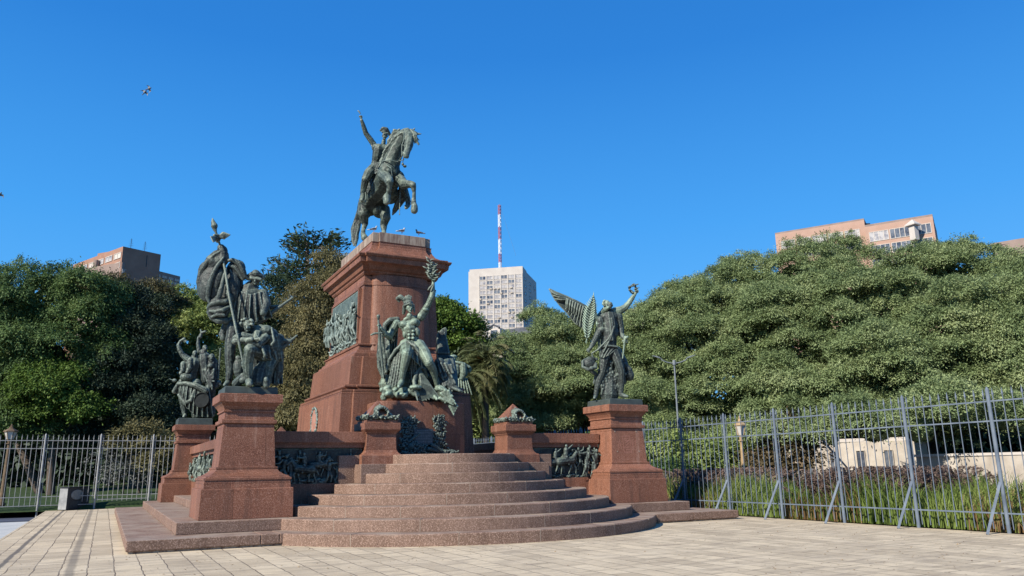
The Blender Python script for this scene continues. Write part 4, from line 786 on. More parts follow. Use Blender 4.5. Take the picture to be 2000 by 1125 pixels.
s.chain((340, 225, -.12, 24), (355, 262, -.12, 27), (352, 300, -.12, 32)); s.ell((350, 250, -.1), 30, 40, 26)
def fold(*p):   # a ridge that swells in the middle and dies out at both ends
    n = len(p); 
    for i in range(n-1):
        a, b = p[i], p[i+1]; ra = 5+p[0][3]*math.sin(math.pi*(i+.25)/n); rb = 5+p[0][3]*math.sin(math.pi*(i+1.25)/n); s.cap(a[:3], b[:3], ra, rb)
fold((345, 240, -.2, 15), (300, 268, -.22), (255, 312, -.18), (222, 370, -.12), (210, 430, -.1), (215, 480, -.08), (232, 515, -.08))
s.ell((225, 440, -.06), 26, 52, 26); s.ell((285, 300, -.16), 40, 34, 26, -30); s.ell((320, 410, -.18), 34, 70, 24, -12)
fold((352, 285, -.26, 13), (315, 335, -.29), (285, 400, -.28), (268, 460, -.26), (262, 520, -.2), (275, 560, -.18))
s.ell((300, 610, -.12), 40, 34, 30); s.ell((262, 480, -.1), 20, 60, 24)
fold((368, 350, -.25, 12), (352, 420, -.28), (335, 490, -.3), (318, 540, -.28), (330, 560, -.24))
fold((258, 580, -.18, 14), (285, 560, -.25), (325, 545, -.28), (365, 545, -.26), (405, 530, -.12)); fold((260, 605, -.15, 15), (285, 640, -.17), (325, 660, -.16), (370, 658, -.12), (405, 645, -.02)); fold((272, 600, -.25, 10), (310, 605, -.3), (350, 595, -.3), (390, 575, -.2)); fold((285, 635, -.25, 8), (320, 620, -.3), (355, 625, -.28))
fold((372, 305, -.15, 14), (410, 296, -.12), (445, 318, -.08), (468, 358, -.04), (480, 395, .0), (505, 412, .05)); fold((388, 330, -.1, 11), (425, 342, -.06), (452, 378, -.02), (470, 410, .0)); fold((395, 360, -.08, 11), (415, 400, -.06), (430, 450, -.02), (425, 500, .0)); fold((400, 420, -.05, 12), (400, 480, -.05), (392, 540, -.04))
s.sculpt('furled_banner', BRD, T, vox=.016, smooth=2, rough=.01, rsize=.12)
# ---------- front right group: winged figure behind a standing soldier (traced at 4.327 x)
T = thing('winged_soldier_statue', 'bronze soldier with sword before a winged figure raising a wreath, front right pedestal', 'statue', (UC+5.5863, VC-6.6581, 3.415))
plate(T, UC+5.5863, VC-6.6581, 3.416, 3.60, .63, .63)
Q = (1040, 540, 4.327, 24.4)
s = Sculpt(*Q)   # soldier
s.head((655, 245, -.1), 30, (2, 8)); s.chain((655, 290, -.05, 24), (650, 340, 0, 60), (660, 420, -.02, 66), (655, 500, -.02, 60), (650, 570, -.02, 64), (650, 620, .0, 62)); s.ell((650, 340, -.02), 86, 44, 44); s.ell((660, 470, -.06), 70, 74, 50)
s.chain((572, 370, -.05, 34), (580, 440, -.05, 32), (545, 500, -.12, 28)); s.chain((545, 500, -.12, 27), (515, 560, -.2, 23), (490, 605, -.25, 16)); s.hand((490, 606, -.25), (-18, 22, 0), 44, .4); s.ell((582, 452, -.08), 38, 30, 34)
s.chain((728, 340, .0, 34), (745, 430, .05, 30), (750, 490, .0, 25)); s.chain((750, 490, .0, 25), (765, 510, -.1, 20), (778, 525, -.15, 15)); s.hand((778, 525, -.16), (8, 12, 0), 40, .9)
s.chain((620, 630, -.02, 52), (608, 720, -.08, 42), (592, 800, -.08, 33)); s.chain((592, 800, -.08, 33), (562, 880, -.04, 30), (542, 960, .0, 22), (535, 1000, .0, 18)); s.chain((535, 1010, .0, 18), (528, 1022, -.15, 16), (524, 1026, -.22, 12)); s.ell((565, 870, .0), 32, 44, 34)
s.chain((690, 640, -.02, 52), (725, 720, -.1, 42), (752, 800, -.12, 33)); s.chain((752, 800, -.12, 33), (752, 880, -.08, 32), (748, 960, -.04, 22), (745, 990, -.04, 20)); s.chain((748, 1000, -.04, 20), (780, 1010, -.16, 18), (800, 1013, -.22, 12)); s.ell((755, 865, -.04), 33, 42, 36)
s.cap((560, 795, -.1), (625, 800, -.1), 14); s.cap((722, 830, -.12), (780, 825, -.12), 14)
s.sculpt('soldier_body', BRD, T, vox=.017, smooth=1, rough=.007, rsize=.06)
s = Sculpt(*Q)   # uniform details
s.chain((560, 600, -.22, 9), (640, 585, -.28, 10), (720, 595, -.2, 9)); s.chain((600, 640, -.28, 6), (660, 520, -.33, 7), (690, 420, -.28, 6)); s.chain((690, 430, -.28, 6), (640, 530, -.32, 7), (550, 620, -.25, 7), (500, 650, -.2, 7), (515, 700, -.15, 12))
s.cloth([(575, 600, -.2), (650, 590, -.26), (725, 600, -.18)], [(560, 680, -.22), (600, 690, -.28), (640, 670, -.28)], 4, 7, 7); s.cloth([(680, 600, -.2), (735, 600, -.1)], [(720, 700, -.15), (770, 690, -.05)], 3, 7, 7)
s.ell((478, 735, -.12), 58, 52, 44, 25); s.chain((425, 720, -.2, 14), (425, 765, -.25, 12), (470, 785, -.3, 14), (530, 770, -.25, 18), (535, 740, -.2, 14)); s.chain((430, 710, -.15, 10), (480, 690, -.15, 14), (540, 700, -.1, 14)); s.ell((500, 775, -.3), 20, 16, 16)
s.chain((500, 800, -.05, 18), (540, 830, .0, 16), (520, 900, .05, 12)); s.ell((815, 830, .15), 44, 56, 46, 15); s.chain((780, 740, .1, 20), (810, 790, .12, 34), (830, 840, .15, 30)); s.chain((700, 640, .2, 60), (770, 720, .2, 34), (800, 820, .22, 30), (780, 900, .2, 12))
for k in (0, 1): s.cap((655+k*16, 350, -.25), (665+k*14, 540, -.32), 5)
s.sculpt('hat_and_coat', BRD, T, vox=.016, smooth=1, rough=.007)
s = Sculpt(*Q); s.cap((785, 515, -.2), (775, 560, -.2), 14, 11); s.cap((790, 520, -.22), (800, 512, -.22), 12); s.cap((778, 560, -.2), (762, 692, -.15), 9, 5); s.cap((760, 545, -.2), (800, 556, -.2), 6); s.sculpt('sword', BRG, T, vox=.012, smooth=1, rough=0)
s = Sculpt(*Q)   # tree trunk support
s.chain((650, 1000, .15, 80), (655, 900, .15, 70), (660, 800, .18, 56), (660, 700, .2, 46))
for i in range(60): a = rr.random(); x = 585+rr.random()*135; s.chain((x, 1000-a*240, .0, 12), (x+rr.uniform(-14, 20), 960-a*240, -.06, 11), (x+rr.uniform(-20, 30), 925-a*240, .0, 5))
s.sculpt('tree_trunk_support', BRD, T, vox=.016, smooth=0, rough=.01, rsize=.05)
s = Sculpt(*Q)   # winged figure leaning over him
s.head((630, 235, .1), 33, (16, 8), 0); 
for i in range(18): a = rr.uniform(2, 5.5); s.ell((628+32*math.cos(a), 225-30*math.sin(a)*.9, .1), 11, 9, 12)
s.chain((610, 280, .2, 26), (590, 350, .25, 56), (585, 430, .3, 52), (600, 560, .3, 50), (620, 700, .3, 50)); s.chain((600, 300, .05, 24), (625, 275, -.15, 20), (640, 262, -.25, 12)); s.ell((572, 385, .02), 46, 52, 40); s.chain((690, 300, .12, 40), (740, 285, .1, 36)); 
s.chain((735, 290, .1, 36), (780, 265, .08, 30), (815, 225, .05, 24)); s.chain((815, 225, .05, 24), (845, 180, .02, 20), (868, 145, .0, 14)); s.hand((868, 145, 0), (16, -34, 0), 46, .3, .35)
s.chain((560, 390, .0, 30), (530, 350, -.05, 26), (520, 320, -.1, 18))
for i in range(8): s.chain((545+i*9, 345, -.05, 6), (542+i*10, 400, -.12, 8), (550+i*9, 440, -.05, 5))
s.sculpt('winged_figure_body', BRG, T, vox=.017, smooth=1, rough=.008)
s = Sculpt(*Q)   # wing: overlapping long feathers swept up to the left
s.chain((445, 262, .25, 22), (380, 222, .25, 19), (300, 182, .28, 15), (220, 146, .3, 11), (145, 104, .32, 5))
for i in range(20):
    f = i/19; bx, by = 250+190*f, 168+95*f
    tx, ty = (136+70*f*2.2, 108+150*f*2) if f < .35 else (190+230*f, 180+270*f)
    dz = .24-.05*(i % 2); s.chain((bx, by, dz, 9), ((bx+tx)/2+4, (by+ty)/2+6, dz-.03, 9.5), (tx, ty, dz, 3.5))
for i in range(15):
    f = i/14; dz = .16-.04*(i % 2); s.chain((290+150*f, 190+70*f, dz, 9), (285+142*f, 225+85*f, dz-.02, 9), (282+135*f, 262+100*f, dz+.02, 4))
s.ell((432, 315, .22), 18, 80, 20, 6); s.slab([(142, 106, .28), (220, 132, .28), (300, 165, .28), (380, 205, .28), (445, 250, .26), (446, 400, .26), (415, 432, .26), (360, 400, .26), (320, 350, .26), (280, 300, .26), (225, 245, .27), (185, 190, .28), (160, 150, .28)], .05)
s.sculpt('wing', BR, T, vox=.012, smooth=0, rough=.004)
s = Sculpt(*Q)   # palm frond
s.chain((455, 560, -.02, 7), (470, 450, -.1, 8), (495, 330, -.12, 7), (515, 160, -.1, 3))
for i in range(17):
    f = i/16; x = 462+50*f; y = 520-345*f; L = 58*math.sin(.35+2.7*f)+3
    for sd in (-1, 1): s.chain((x, y, -.12, 5), (x+sd*L*.55, y-L*.45, -.16, 6), (x+sd*L, y-L*1.0-6, -.11, 2))
s.slab([(458, 525, -.1), (430, 450, -.1), (420, 370, -.1), (440, 290, -.1), (480, 235, -.1), (508, 190, -.1), (526, 240, -.1), (540, 300, -.1), (530, 380, -.1), (500, 460, -.1)], .04)
s.chain((510, 200, -.1, 8), (516, 160, -.1, 5), (518, 130, -.1, 2))
s.sculpt('palm_frond', BRG, T, vox=.013, smooth=0, rough=.003)
s = Sculpt(*Q)   # wreath in the hand
for i in range(22):
    a = 2*math.pi*i/22; x, y = 850+28*math.cos(a), 108-34*math.sin(a); s.chain((x, y, .0, 7), (x+rr.uniform(-18, 20), y-rr.uniform(-8, 18), rr.uniform(-.08, .08), 6), (x+rr.uniform(-22, 34), y-rr.uniform(-4, 28), rr.uniform(-.1, .1), 2))
s.chain((860, 80, 0, 8), (880, 68, 0, 6), (898, 64, 0, 3))
s.sculpt('raised_wreath', BRD, T, vox=.012, smooth=0, rough=0)
# ---------- rear left group with drum (traced at 5.627 x)
T = thing('drummer_statue', 'bronze group with drum, draped skirt and raised arms on the rear left pedestal', 'statue', (UC-5.5863, VC+6.6581, 3.415))
plate(T, UC-5.5863, VC+6.6581, 3.416, 3.68, .64, .64)
Lq = (330, 640, 5.627, 31.1)
s = Sculpt(*Lq)
s.head((285, 285, -.1), 32, (-8, 4)); s.chain((280, 330, -.05, 40), (270, 400, -.05, 82), (250, 480, -.05, 78), (230, 560, -.05, 80)); s.chain((210, 350, -.1, 40), (150, 300, -.15, 28), (115, 240, -.2, 24)); s.chain((115, 240, -.2, 24), (105, 190, -.2, 20), (125, 150, -.2, 16), (165, 125, -.2, 18)); s.hand((160, 130, -.2), (20, 14, 0), 44, .7)
s.chain((235, 350, -.3, 26), (230, 440, -.35, 28), (200, 490, -.4, 20)); s.chain((160, 400, -.2, 34), (150, 470, -.3, 26), (130, 500, -.35, 20)); s.ell((190, 545, -.3), 70, 46, 60)
s.chain((150, 600, -.1, 46), (150, 760, -.2, 44), (165, 880, -.1, 36), (175, 965, -.1, 22)); s.chain((175, 965, -.2, 20), (165, 975, -.35, 16)); s.chain((300, 620, -.1, 60), (330, 800, .1, 70), (300, 960, .1, 50))
s.sculpt('drummer_body', BR, T, vox=.022, smooth=1, rough=.012)
s = Sculpt(*Lq)
s.cloth([(90, 590, -.3), (200, 600, -.45), (330, 640, -.45), (440, 690, -.3)], [(70, 700, -.2), (170, 860, -.45), (300, 980, -.3), (480, 985, -.1)], 9, 16, 14, bulge=22); s.chain((60, 700, -.3, 26), (100, 620, -.35, 22), (180, 610, -.45, 22), (300, 640, -.5, 30), (400, 690, -.45, 36)); s.chain((110, 740, -.4, 18), (180, 830, -.45, 20), (240, 800, -.5, 20), (280, 700, -.45, 18)); s.ell((60, 580, -.2), 26, 20, 20)
s.sculpt('skirt', BR, T, vox=.02, smooth=1, rough=.01)
s = Sculpt(*Lq)
s.head((395, 225, .1), 34, (10, 10)); s.chain((380, 270, .1, 40), (390, 340, .1, 76), (400, 450, .1, 72), (420, 560, .1, 70)); s.head((470, 330, .0), 42, (-8, 10)); s.chain((480, 380, .1, 56), (480, 460, .1, 62), (470, 600, .1, 60), (440, 760, .15, 60), (450, 940, .15, 60)); s.chain((330, 260, .1, 24), (320, 180, .1, 20), (325, 110, .1, 16)); s.chain((345, 100, .1, 20), (355, 60, .1, 14), (400, 40, .1, 12)); s.chain((325, 110, .1, 16), (360, 60, .1, 12), (345, 20, .1, 8)); s.ell((455, 420, -.15), 30, 26, 30)
s.chain((520, 640, .1, 30), (545, 600, .1, 26), (560, 620, .1, 20)); s.chain((430, 650, -.1, 24), (430, 690, -.2, 20))
for i in range(12): s.cap((400+rr.random()*110, 420+rr.random()*200, -.12), (400+rr.random()*110, 480+rr.random()*200, -.14), 14, 9)
s.sculpt('companion_body', BRD, T, vox=.022, smooth=1, rough=.012)
s = Sculpt(*Lq); s.cap((565, 230, .1), (540, 560, .1), 8, 12); s.cap((60, 585, -.3), (0, 560, -.35), 8, 3); s.sculpt('musket', BRD, T, vox=.014, smooth=0, rough=0)
dc = at(330+360/5.627, 640+795/5.627, 30.6); b = MB(); ax = -FWH+Vector((0, 0, .1)); b.disc(dc+ax*.02, ax, .29, -.35, 28); dr = b.build('drum', DRUMM, T)
b = MB(); 
pts = [dc + ax*.03 + (RT0*math.cos(2*math.pi*i/28)+Vector((0, 0, 1))*math.sin(2*math.pi*i/28))*.29 for i in range(29)]; b.tube(pts, .02, n=6, cap=False).build('drum_hoop', BRG, dr)
# ---------- rear right group, partly hidden behind the central pedestal
T = thing('helmeted_group_statue', 'pale green bronze figures on the rear right pedestal, half hidden behind the condor', 'statue', (UC+5.5863, VC+6.6581, 3.415))
plate(T, UC+5.5863, VC+6.6581, 3.416, 3.68, .64, .64)
K = (720, 560, 4.329, 36.3)
s = Sculpt(*K)
s.head((720, 612, .0), 26, (-6, 4)); s.ell((715, 592, .0), 34, 18, 30); s.chain((690, 640, .1, 30), (740, 680, .1, 46), (760, 760, .1, 50), (740, 850, .1, 46), (740, 1000, .1, 46), (760, 1130, .2, 50))
s.ell((765, 650, -.2), 20, 18, 20); s.chain((745, 680, -.2, 30), (745, 730, -.2, 28)); s.chain((800, 670, -.2, 32), (805, 730, -.2, 34), (790, 770, -.2, 24)); s.ell((845, 700, .0), 26, 34, 30); s.chain((730, 700, -.1, 24), (720, 760, -.1, 30)); s.ell((730, 1080, .0), 110, 60, 60)
s.chain((700, 670, -.2, 16), (740, 640, -.25, 14), (790, 650, -.25, 14), (850, 680, -.15, 14))
s.sculpt('group_body', BRG, T, vox=.022, smooth=1, rough=.012)
s = Sculpt(*K); s.cloth([(740, 780, -.2), (830, 770, -.15)], [(735, 915, -.2), (870, 915, -.1)], 5, 12, 12, bulge=12)
s.sculpt('hanging_cloth', BRG, T, vox=.02, smooth=1, rough=.01)
# ================================================================== FENCES
def fence_right():
    x = 17.62; t = thing('iron_fence', 'tall grey spiked iron fence on braced posts along the right side of the plaza', 'fence', (x, 12.6, 0))
    ys = [8.35+2.145*i for i in range(16)]
    for i, y in enumerate(ys):
        p = MB().tube([(x, y, -.05), (x, y, 3.12)], .042, n=10); p.tube([(x, y, 3.12), (x, y, 3.15), (x, y, 3.19)], .045, .01, n=10); p.build('post', STEEL, t, smooth=False)
        if i < 9: MB().bar((x-.60, y+.12, 0), (x-.02, y+.02, 1.08), .055).build('brace', STEEL, t)
    for a, b_ in zip(ys, ys[1:]):
        m = MB(); n = 10
        for j in range(n):
            y = a+(b_-a)*(j+.5+.0)/n; m.tube([(x, y, .08), (x, y, 2.93)], .0115, n=5)
            m.tube([(x, y, 2.93), (x, y, 2.97), (x, y, 3.01), (x, y, 3.16)], .012, n=5); m.V[-5:] = [(x+(v[0]-x)*.1, y+(v[1]-y)*.1, v[2]) for v in m.V[-5:]]; m.V[-10:-5] = [(x+(v[0]-x)*2.2, y+(v[1]-y)*2.2, v[2]) for v in m.V[-10:-5]]
        for z in (.42, 2.42, 2.86): m.box(x-.012, x+.012, a+.04, b_-.04, z-.016, z+.016)
        m.build('bar_panel', STEEL, t)
fence_right()
def fence_left():
    y = 42.0; t = thing('iron_fence', 'grey spiked iron fence across the back left of the plaza before dark trees', 'fence', (0, y, 0))
    xs = [-2.56+2.28*i for i in range(-6, 9)]
    gz = lambda x: .0+.05*min(2, max(-6, x))+.12
    for i, x in enumerate(xs):
        b0 = gz(x)-.1-(.25 if i < 7 and x < -2 else 0)
        MB().tube([(x, y, b0), (x, y, 3.40)], .045, n=10).tube([(x, y, 3.40), (x, y, 3.47)], .045, .01, n=10).build('post', STEELL, t)
    for a, b_ in zip(xs, xs[1:]):
        m = MB(); n = 11
        for j in range(n):
            x = a+(b_-a)*(j+.5)/n; z0 = .35 if x > -2 else .2
            m.tube([(x, y, z0), (x, y, 3.2)], .0125, n=5); m.tube([(x, y, 3.2), (x, y, 3.42)], .022, .003, n=5)
        for z in (.62, 2.78, 3.14): m.box(a+.04, b_-.04, y-.012, y+.012, z-.016, z+.016)
        m.box(a+.04, b_-.04, y-.012, y+.012, .42-(.2 if a < -2 else 0), .45-(.2 if a < -2 else 0)) if a < 0 else None
        m.build('bar_panel', STEELL, t)
fence_left()
# ================================================================== STREET FURNITURE
def lantern(p, hgt, lab, k=1, pm=OCHRE):
    t = thing('lantern_post', lab, 'lantern', p, 'old style lanterns'); x, y, z = p
    b = MB().tube([(x, y, z-.3), (x, y, z+.5)], .11*k, .10*k, n=12); b.tube([(x, y, z+.5), (x, y, z+.6)], .13*k, .12*k, n=12); b.build('post_base', pm, t)
    b = MB().tube([(x, y, z+.6), (x, y, z+hgt-.85)], .085*k, .055*k, n=12); b.tube([(x, y, z+hgt-.85), (x, y, z+hgt-.80)], .10*k, .10*k, n=12); b.tube([(x, y, z+hgt-.80), (x, y, z+hgt-.62)], .05*k, .09*k, n=12); b.build('post', pm, t)
    h0 = z+hgt-.62
    MB().loft([[(x+.11*k*math.cos(a), y+.11*k*math.sin(a), h0) for a in [i*math.pi/3 for i in range(6)]], [(x+.19*k*math.cos(a), y+.19*k*math.sin(a), h0+.36) for a in [i*math.pi/3 for i in range(6)]]]).build('lantern_glass', LGLASS, t)
    m = MB()
    for i in range(6): a = i*math.pi/3; m.bar((x+.115*k*math.cos(a), y+.115*k*math.sin(a), h0), (x+.195*k*math.cos(a), y+.195*k*math.sin(a), h0+.37), .022)
    m.build('glazing_frame', pm, t)
    MB().loft([[(x+r_*k*math.cos(a), y+r_*k*math.sin(a), h0+q) for a in [i*math.pi/3 for i in range(6)]] for q, r_ in ((.36, .23), (.40, .23), (.50, .12), (.53, .07), (.58, .07), (.62, .03), (.68, .035), (.74, .005))]).build('lantern_roof', pm, t)
p = at(1455, 950, 30); lantern((p.x, p.y, 0), 3.28, 'ochre lantern post standing in the grass behind the right fence')
p = at(6, 960, 38.3); lantern((p.x, p.y, -.3), 4.25, 'brown lantern post at the far left edge, behind the fence', 1.45, BROWNP)
p = at(1333, 960, 40); x, y = p.x, p.y
t = thing('street_lamp', 'tall pale grey street lamp with two curved arms before the right trees', 'street lamp', (x, y, 0))
MB().tube([(x, y, -.2), (x, y, 3.4)], .085, .075, n=12).tube([(x, y, 3.4), (x, y, 3.5)], .085, .06, n=12).build('lower_pole', STEEL, t)
MB().tube([(x, y, 3.5), (x, y, 6.75)], .052, .04, n=10).build('upper_pole', STEELW, t)
MB().tube([(x, y, 6.7), (x, y, 6.95)], .09, .08, n=10).build('hub', STEELW, t)
for k in (-1, 1):
    d = RT0*k
    pts = [Vector((x, y, 6.78))+d*a+Vector((0, 0, b)) for a, b in ((.05, 0), (.35, .06), (.6, .16), (.72, .30), (1.12, .42))]
    a = MB().tube(pts[:4], .028, n=8).build('arm', STEELW, t)
    q = MB().loft([[tuple(pts[3]+(pts[4]-pts[3])*f+Vector((dy*wd, dx*wd*0, 0))*1+FWH*dz*wd+Vector((0, 0, hh*th))) for dy, dx, dz, hh in ((0, 0, -1, -1), (0, 0, 1, -1), (0, 0, 1, 1), (0, 0, -1, 1))] for f, wd, th in ((0, .05, .03), (.3, .09, .035), (1, .08, .015))]).build('lamp_head', STEELW, t)
# cabinet by the left fence with an oval screen
p0 = at(130, 992, 36.0); p1 = at(173, 990, 37.6)
t = thing('equipment_cabinet', 'dark boxy cabinet with a dull oval pane, standing by the left fence', 'cabinet', (p0.x, p0.y, 0))
dx = (p1-p0); dx.z = 0; L = dx.length; dx.normalize(); dy = Vector((-dx.y, dx.x, 0)); o = Vector((p0.x, p0.y, 0))
def obx(b, a0, a1, c0, c1, z0, z1):
    P = [o+dx*a+dy*c+Vector((0, 0, z)) for z in (z0, z1) for a, c in ((a0, c0), (a1, c0), (a1, c1), (a0, c1))]
    return b.add(P, [(0, 3, 2, 1), (4, 5, 6, 7), (0, 1, 5, 4), (1, 2, 6, 5), (2, 3, 7, 6), (3, 0, 4, 7)])
obx(MB(), 0, L, 0, .42, .02, 1.0).build('case', BOXM, t, bevel=.015); obx(MB(), -.02, -.003, .02, .40, .04, .97).build('sunlit_side', STEELL, t); obx(MB(), -.03, L+.03, -.04, .46, 1.003, 1.04).build('lid', BOXM, t)  # dark case and paler side plate paint in the shaded front and sunlit side
b = MB(); ring = [o+dx*(L*.40+L*.27*math.cos(a))+dy*-.02+Vector((0, 0, .68+.22*math.sin(a))) for a in [2*math.pi*i/24 for i in range(24)]]
b.loft([ring, [q_+dy*.03 for q_ in ring]]).build('oval_pane', mat('dull_pane', [(.16, .18, .19), (.26, .28, .28)], 6, .35), t); obx(MB(), L*.12, L*.62, -.012, .01, .06, .38).build('lower_vent', IRON, t); obx(MB(), L*.72, L*.95, -.012, .01, .1, .92).build('side_door', IRON, t)
# ================================================================== FOLIAGE
VIEW = Vector((0, 0, EYE))
def leafmesh(name, P, N_, T_, ln, wd, mt, parent):
    """P centres, N_ normals, T_ leaf directions (n,3); one pointed quad per leaf"""
    n = len(P); T_ = T_/(np.linalg.norm(T_, axis=1, keepdims=True)+1e-9); B_ = np.cross(N_, T_); B_ /= (np.linalg.norm(B_, axis=1, keepdims=True)+1e-9)
    l = (ln*rng.uniform(.6, 1.3, n))[:, None]; w_ = (wd*rng.uniform(.6, 1.3, n))[:, None]
    V = np.stack([P-T_*l*.5, P-T_*l*.05+B_*w_*.5, P+T_*l*.5, P-T_*l*.05-B_*w_*.5], 1).reshape(-1, 3)
    return meshobj(name, V, np.arange(n*4).reshape(n, 4), mt, parent)
def unit(v): return v/(np.linalg.norm(v, axis=-1, keepdims=True)+1e-9)
def crown(parent, blobs, mt, nclump, per, cr, leaf, flat=.6, droop=.3, seed=1, name='crown', fuzz=.12, core=.80, back=-.25, tuft=1.0, sub=0):
    """blobs: (centre Vector, rx, ry, rz). Leaf clumps spread over and inside the lobes, a leafy core closes the middle"""
    g = np.random.default_rng(seed); C = np.array([list(b[0]) for b in blobs]); Rr = np.array([[b[1], b[2], b[3]] for b in blobs])
    C0, R0 = C, Rr; cam_ = np.array([0, 0, EYE]); tries = 0
    if sub: R0 = np.maximum(R0-sub*.42, R0*.45)
    if sub:   # break each big lobe into many rounded tufts
        w0 = (R0.prod(1))**(2/3); w0 /= w0.sum(); want = int(sum(2*math.pi*(r_.prod())**(2/3) for r_ in R0)/(sub*sub*1.5)); S = []
        for _ in range(want*30):
            if len(S) >= want: break
            i = g.choice(len(C0), p=w0); d = unit(g.normal(size=3)); d[2] = d[2] if d[2] > -.6 else -d[2]*.5
            p = C0[i]+d*R0[i]*(.92+.10*g.normal()); q = (((p-C0)/R0)**2).sum(1); q[i] = 9
            if q.min() < .6: continue
            tv = cam_-p; tv /= np.linalg.norm(tv)
            if unit(d/R0[i]) @ tv < back: continue
            if S and min(((p-np.array(S))**2).sum(1)) < (sub*.88)**2: continue
            S.append(p)
        C = np.array(S); k_ = g.uniform(.6, 1.4, len(S))[:, None]; Rr = np.array([[sub, sub, sub*.72]])*k_
    wts = (Rr.prod(1))**(2/3); wts /= wts.sum(); pts = []; nrm = []
    while len(pts) < nclump and tries < nclump*40:
        tries += 1; i = g.choice(len(C), p=wts); d = unit(g.normal(size=3)); d[2] = d[2] if d[2] > (-.08 if sub else -.55) else -d[2]*.5
        rad = 1+g.normal()*fuzz*.5-abs(g.normal())*fuzz; p = C[i]+d*Rr[i]*rad
        tv = cam_-p; tv /= np.linalg.norm(tv); nn = unit(d/Rr[i])
        if nn @ tv < back: continue
        q = ((p-C)/Rr); dd = (q**2).sum(1); dd[i] = 9
        if dd.min() < .55: continue
        pts.append(p); nrm.append(nn)
    pts = np.array(pts); nrm = np.array(nrm); n = len(pts)
    sz = g.uniform(.6, 1.35, n)*cr
    off = g.normal(size=(n, per, 3))*.5; off *= sz[:, None, None]
    off[..., 2] *= flat; P = pts[:, None]+off+nrm[:, None]*(g.uniform(0, .5, (n, 1, 1))*sz[:, None, None]*tuft); 
    out = unit(off+nrm[:, None]*sz[:, None, None]*.4)
    P = P - np.array([0, 0, 1])*(droop*sz[:, None]*(off[..., 0]**2+off[..., 1]**2)/sz[:, None]**2)[..., None]
    Nn = unit(np.array([0, 0, .75])+out*.8+g.normal(size=out.shape)*.38); T_ = unit(out+g.normal(size=out.shape)*.45-np.array([0, 0, droop]))
    o = leafmesh(name, P.reshape(-1, 3), Nn.reshape(-1, 3), T_.reshape(-1, 3), leaf[0], leaf[1], mt, parent)
    if core:   # dense inner leaves, larger, so the crown is closed where the photo's is
        m = int(sum(4*math.pi*(b[1]*b[2]*b[3])**(2/3) for b in blobs)*.8/(leaf[0]*leaf[1]*6.0)) ; m = min(m, 42000)
        w0 = (R0.prod(1))**(2/3); i = g.choice(len(blobs), p=w0/w0.sum(), size=m); d = unit(g.normal(size=(m, 3))); rad = core*(1-np.abs(g.normal(size=(m, 1)))*.06)
        Pc = C0[i]+d*R0[i]*rad; Nc = unit(d/R0[i]+g.normal(size=d.shape)*.35); Tc = unit(np.cross(Nc, g.normal(size=d.shape)))
        leafmesh('inner_foliage', Pc, Nc, Tc, leaf[0]*2.9, leaf[1]*4.2, mt, o)
        WL[o.name] = WL[parent.name]
    return o
def trunk(parent, base, top, r0, r1, limbs=(), m=BARK, name='trunk'):
    b = MB(); base = Vector(base); top = Vector(top); rr = random.Random(int(base.x*100))
    pts = [base.lerp(top, i/6)+Vector((rr.uniform(-.1, .1), rr.uniform(-.1, .1), 0))*(0 if i in (0,) else 1)*(top-base).length*.04 for i in range(7)]
    b.tube(pts, r0, r1, n=10)
    for q in limbs:
        q = Vector(q); s0 = pts[rr.choice((3, 4, 5))]; mid = s0.lerp(q, .5)+Vector((0, 0, -.08*(q-s0).length)); b.tube([s0, mid, q], r1*.75, r1*.2, n=7)
    return b.build(name, m, parent, smooth=True)
def blob(px, py, D, rx, ry, rz=None):
    k = D/FPX; return (at(px, py, D), rx*k, (rz or (rx+ry)/2)*k, ry*k)
def tree(name, lab, blobs, mt, base_px, D, per=42, dens=1.0, cr=.8, leaf=(.30, .11), flat=.6, droop=.3, seed=1, group=None, tr=.3, cat='tree', limbs=True, **kw):
    bx = at(base_px[0], base_px[1], D); gz = 0; t = thing(name, lab, cat, (bx.x, bx.y, gz), group)
    bl = [blob(*b) for b in blobs]; area = sum(2*math.pi*(b[1]*b[2]*b[3])**(2/3) for b in bl); n = int(area*dens/(cr*cr*.62))
    c0 = max(bl, key=lambda b: b[1]*b[2]*b[3])[0]
    top = Vector((c0.x, c0.y, c0.z)); trunk(t, (bx.x, bx.y, gz-.3), Vector((bx.x, bx.y, 0)).lerp(top, .75) if limbs else top, tr, tr*.45, [b[0] for b in bl] if limbs else ())
    crown(t, bl, mt, n, per, cr, leaf, flat, droop, seed, **kw); return t
# ---- big olive trees on the right
G1 = 'large spreading trees behind the right fence'
kw = dict(per=120, leaf=(.145, .05), cr=.42, flat=.5, droop=.45, group=G1, fuzz=.14, tuft=.5, sub=1.2, core=.82)
tree('spreading_tree', 'low olive tree crown between the palm and the winged statue', [(1010, 735, 50, 75, 72), (1075, 690, 51, 75, 78), (1120, 760, 49, 100, 90), (1030, 810, 48, 70, 52), (1150, 690, 52, 60, 62), (985, 760, 49, 50, 70), (1180, 760, 50, 80, 110)], LF_OLIVE, (1090, 880), 50, seed=1, dens=.9, **kw)
tree('spreading_tree', 'olive tree crown directly right of the winged statue, behind the street lamp', [(1240, 700, 49, 85, 92), (1320, 690, 47, 110, 120), (1400, 630, 48, 92, 100), (1290, 800, 45, 95, 80), (1420, 760, 45, 120, 100), (1345, 605, 50, 55, 60), (1380, 860, 44, 90, 60), (1490, 650, 46, 80, 100)], LF_OLIVE, (1340, 940), 47, seed=2, dens=.9, **kw)
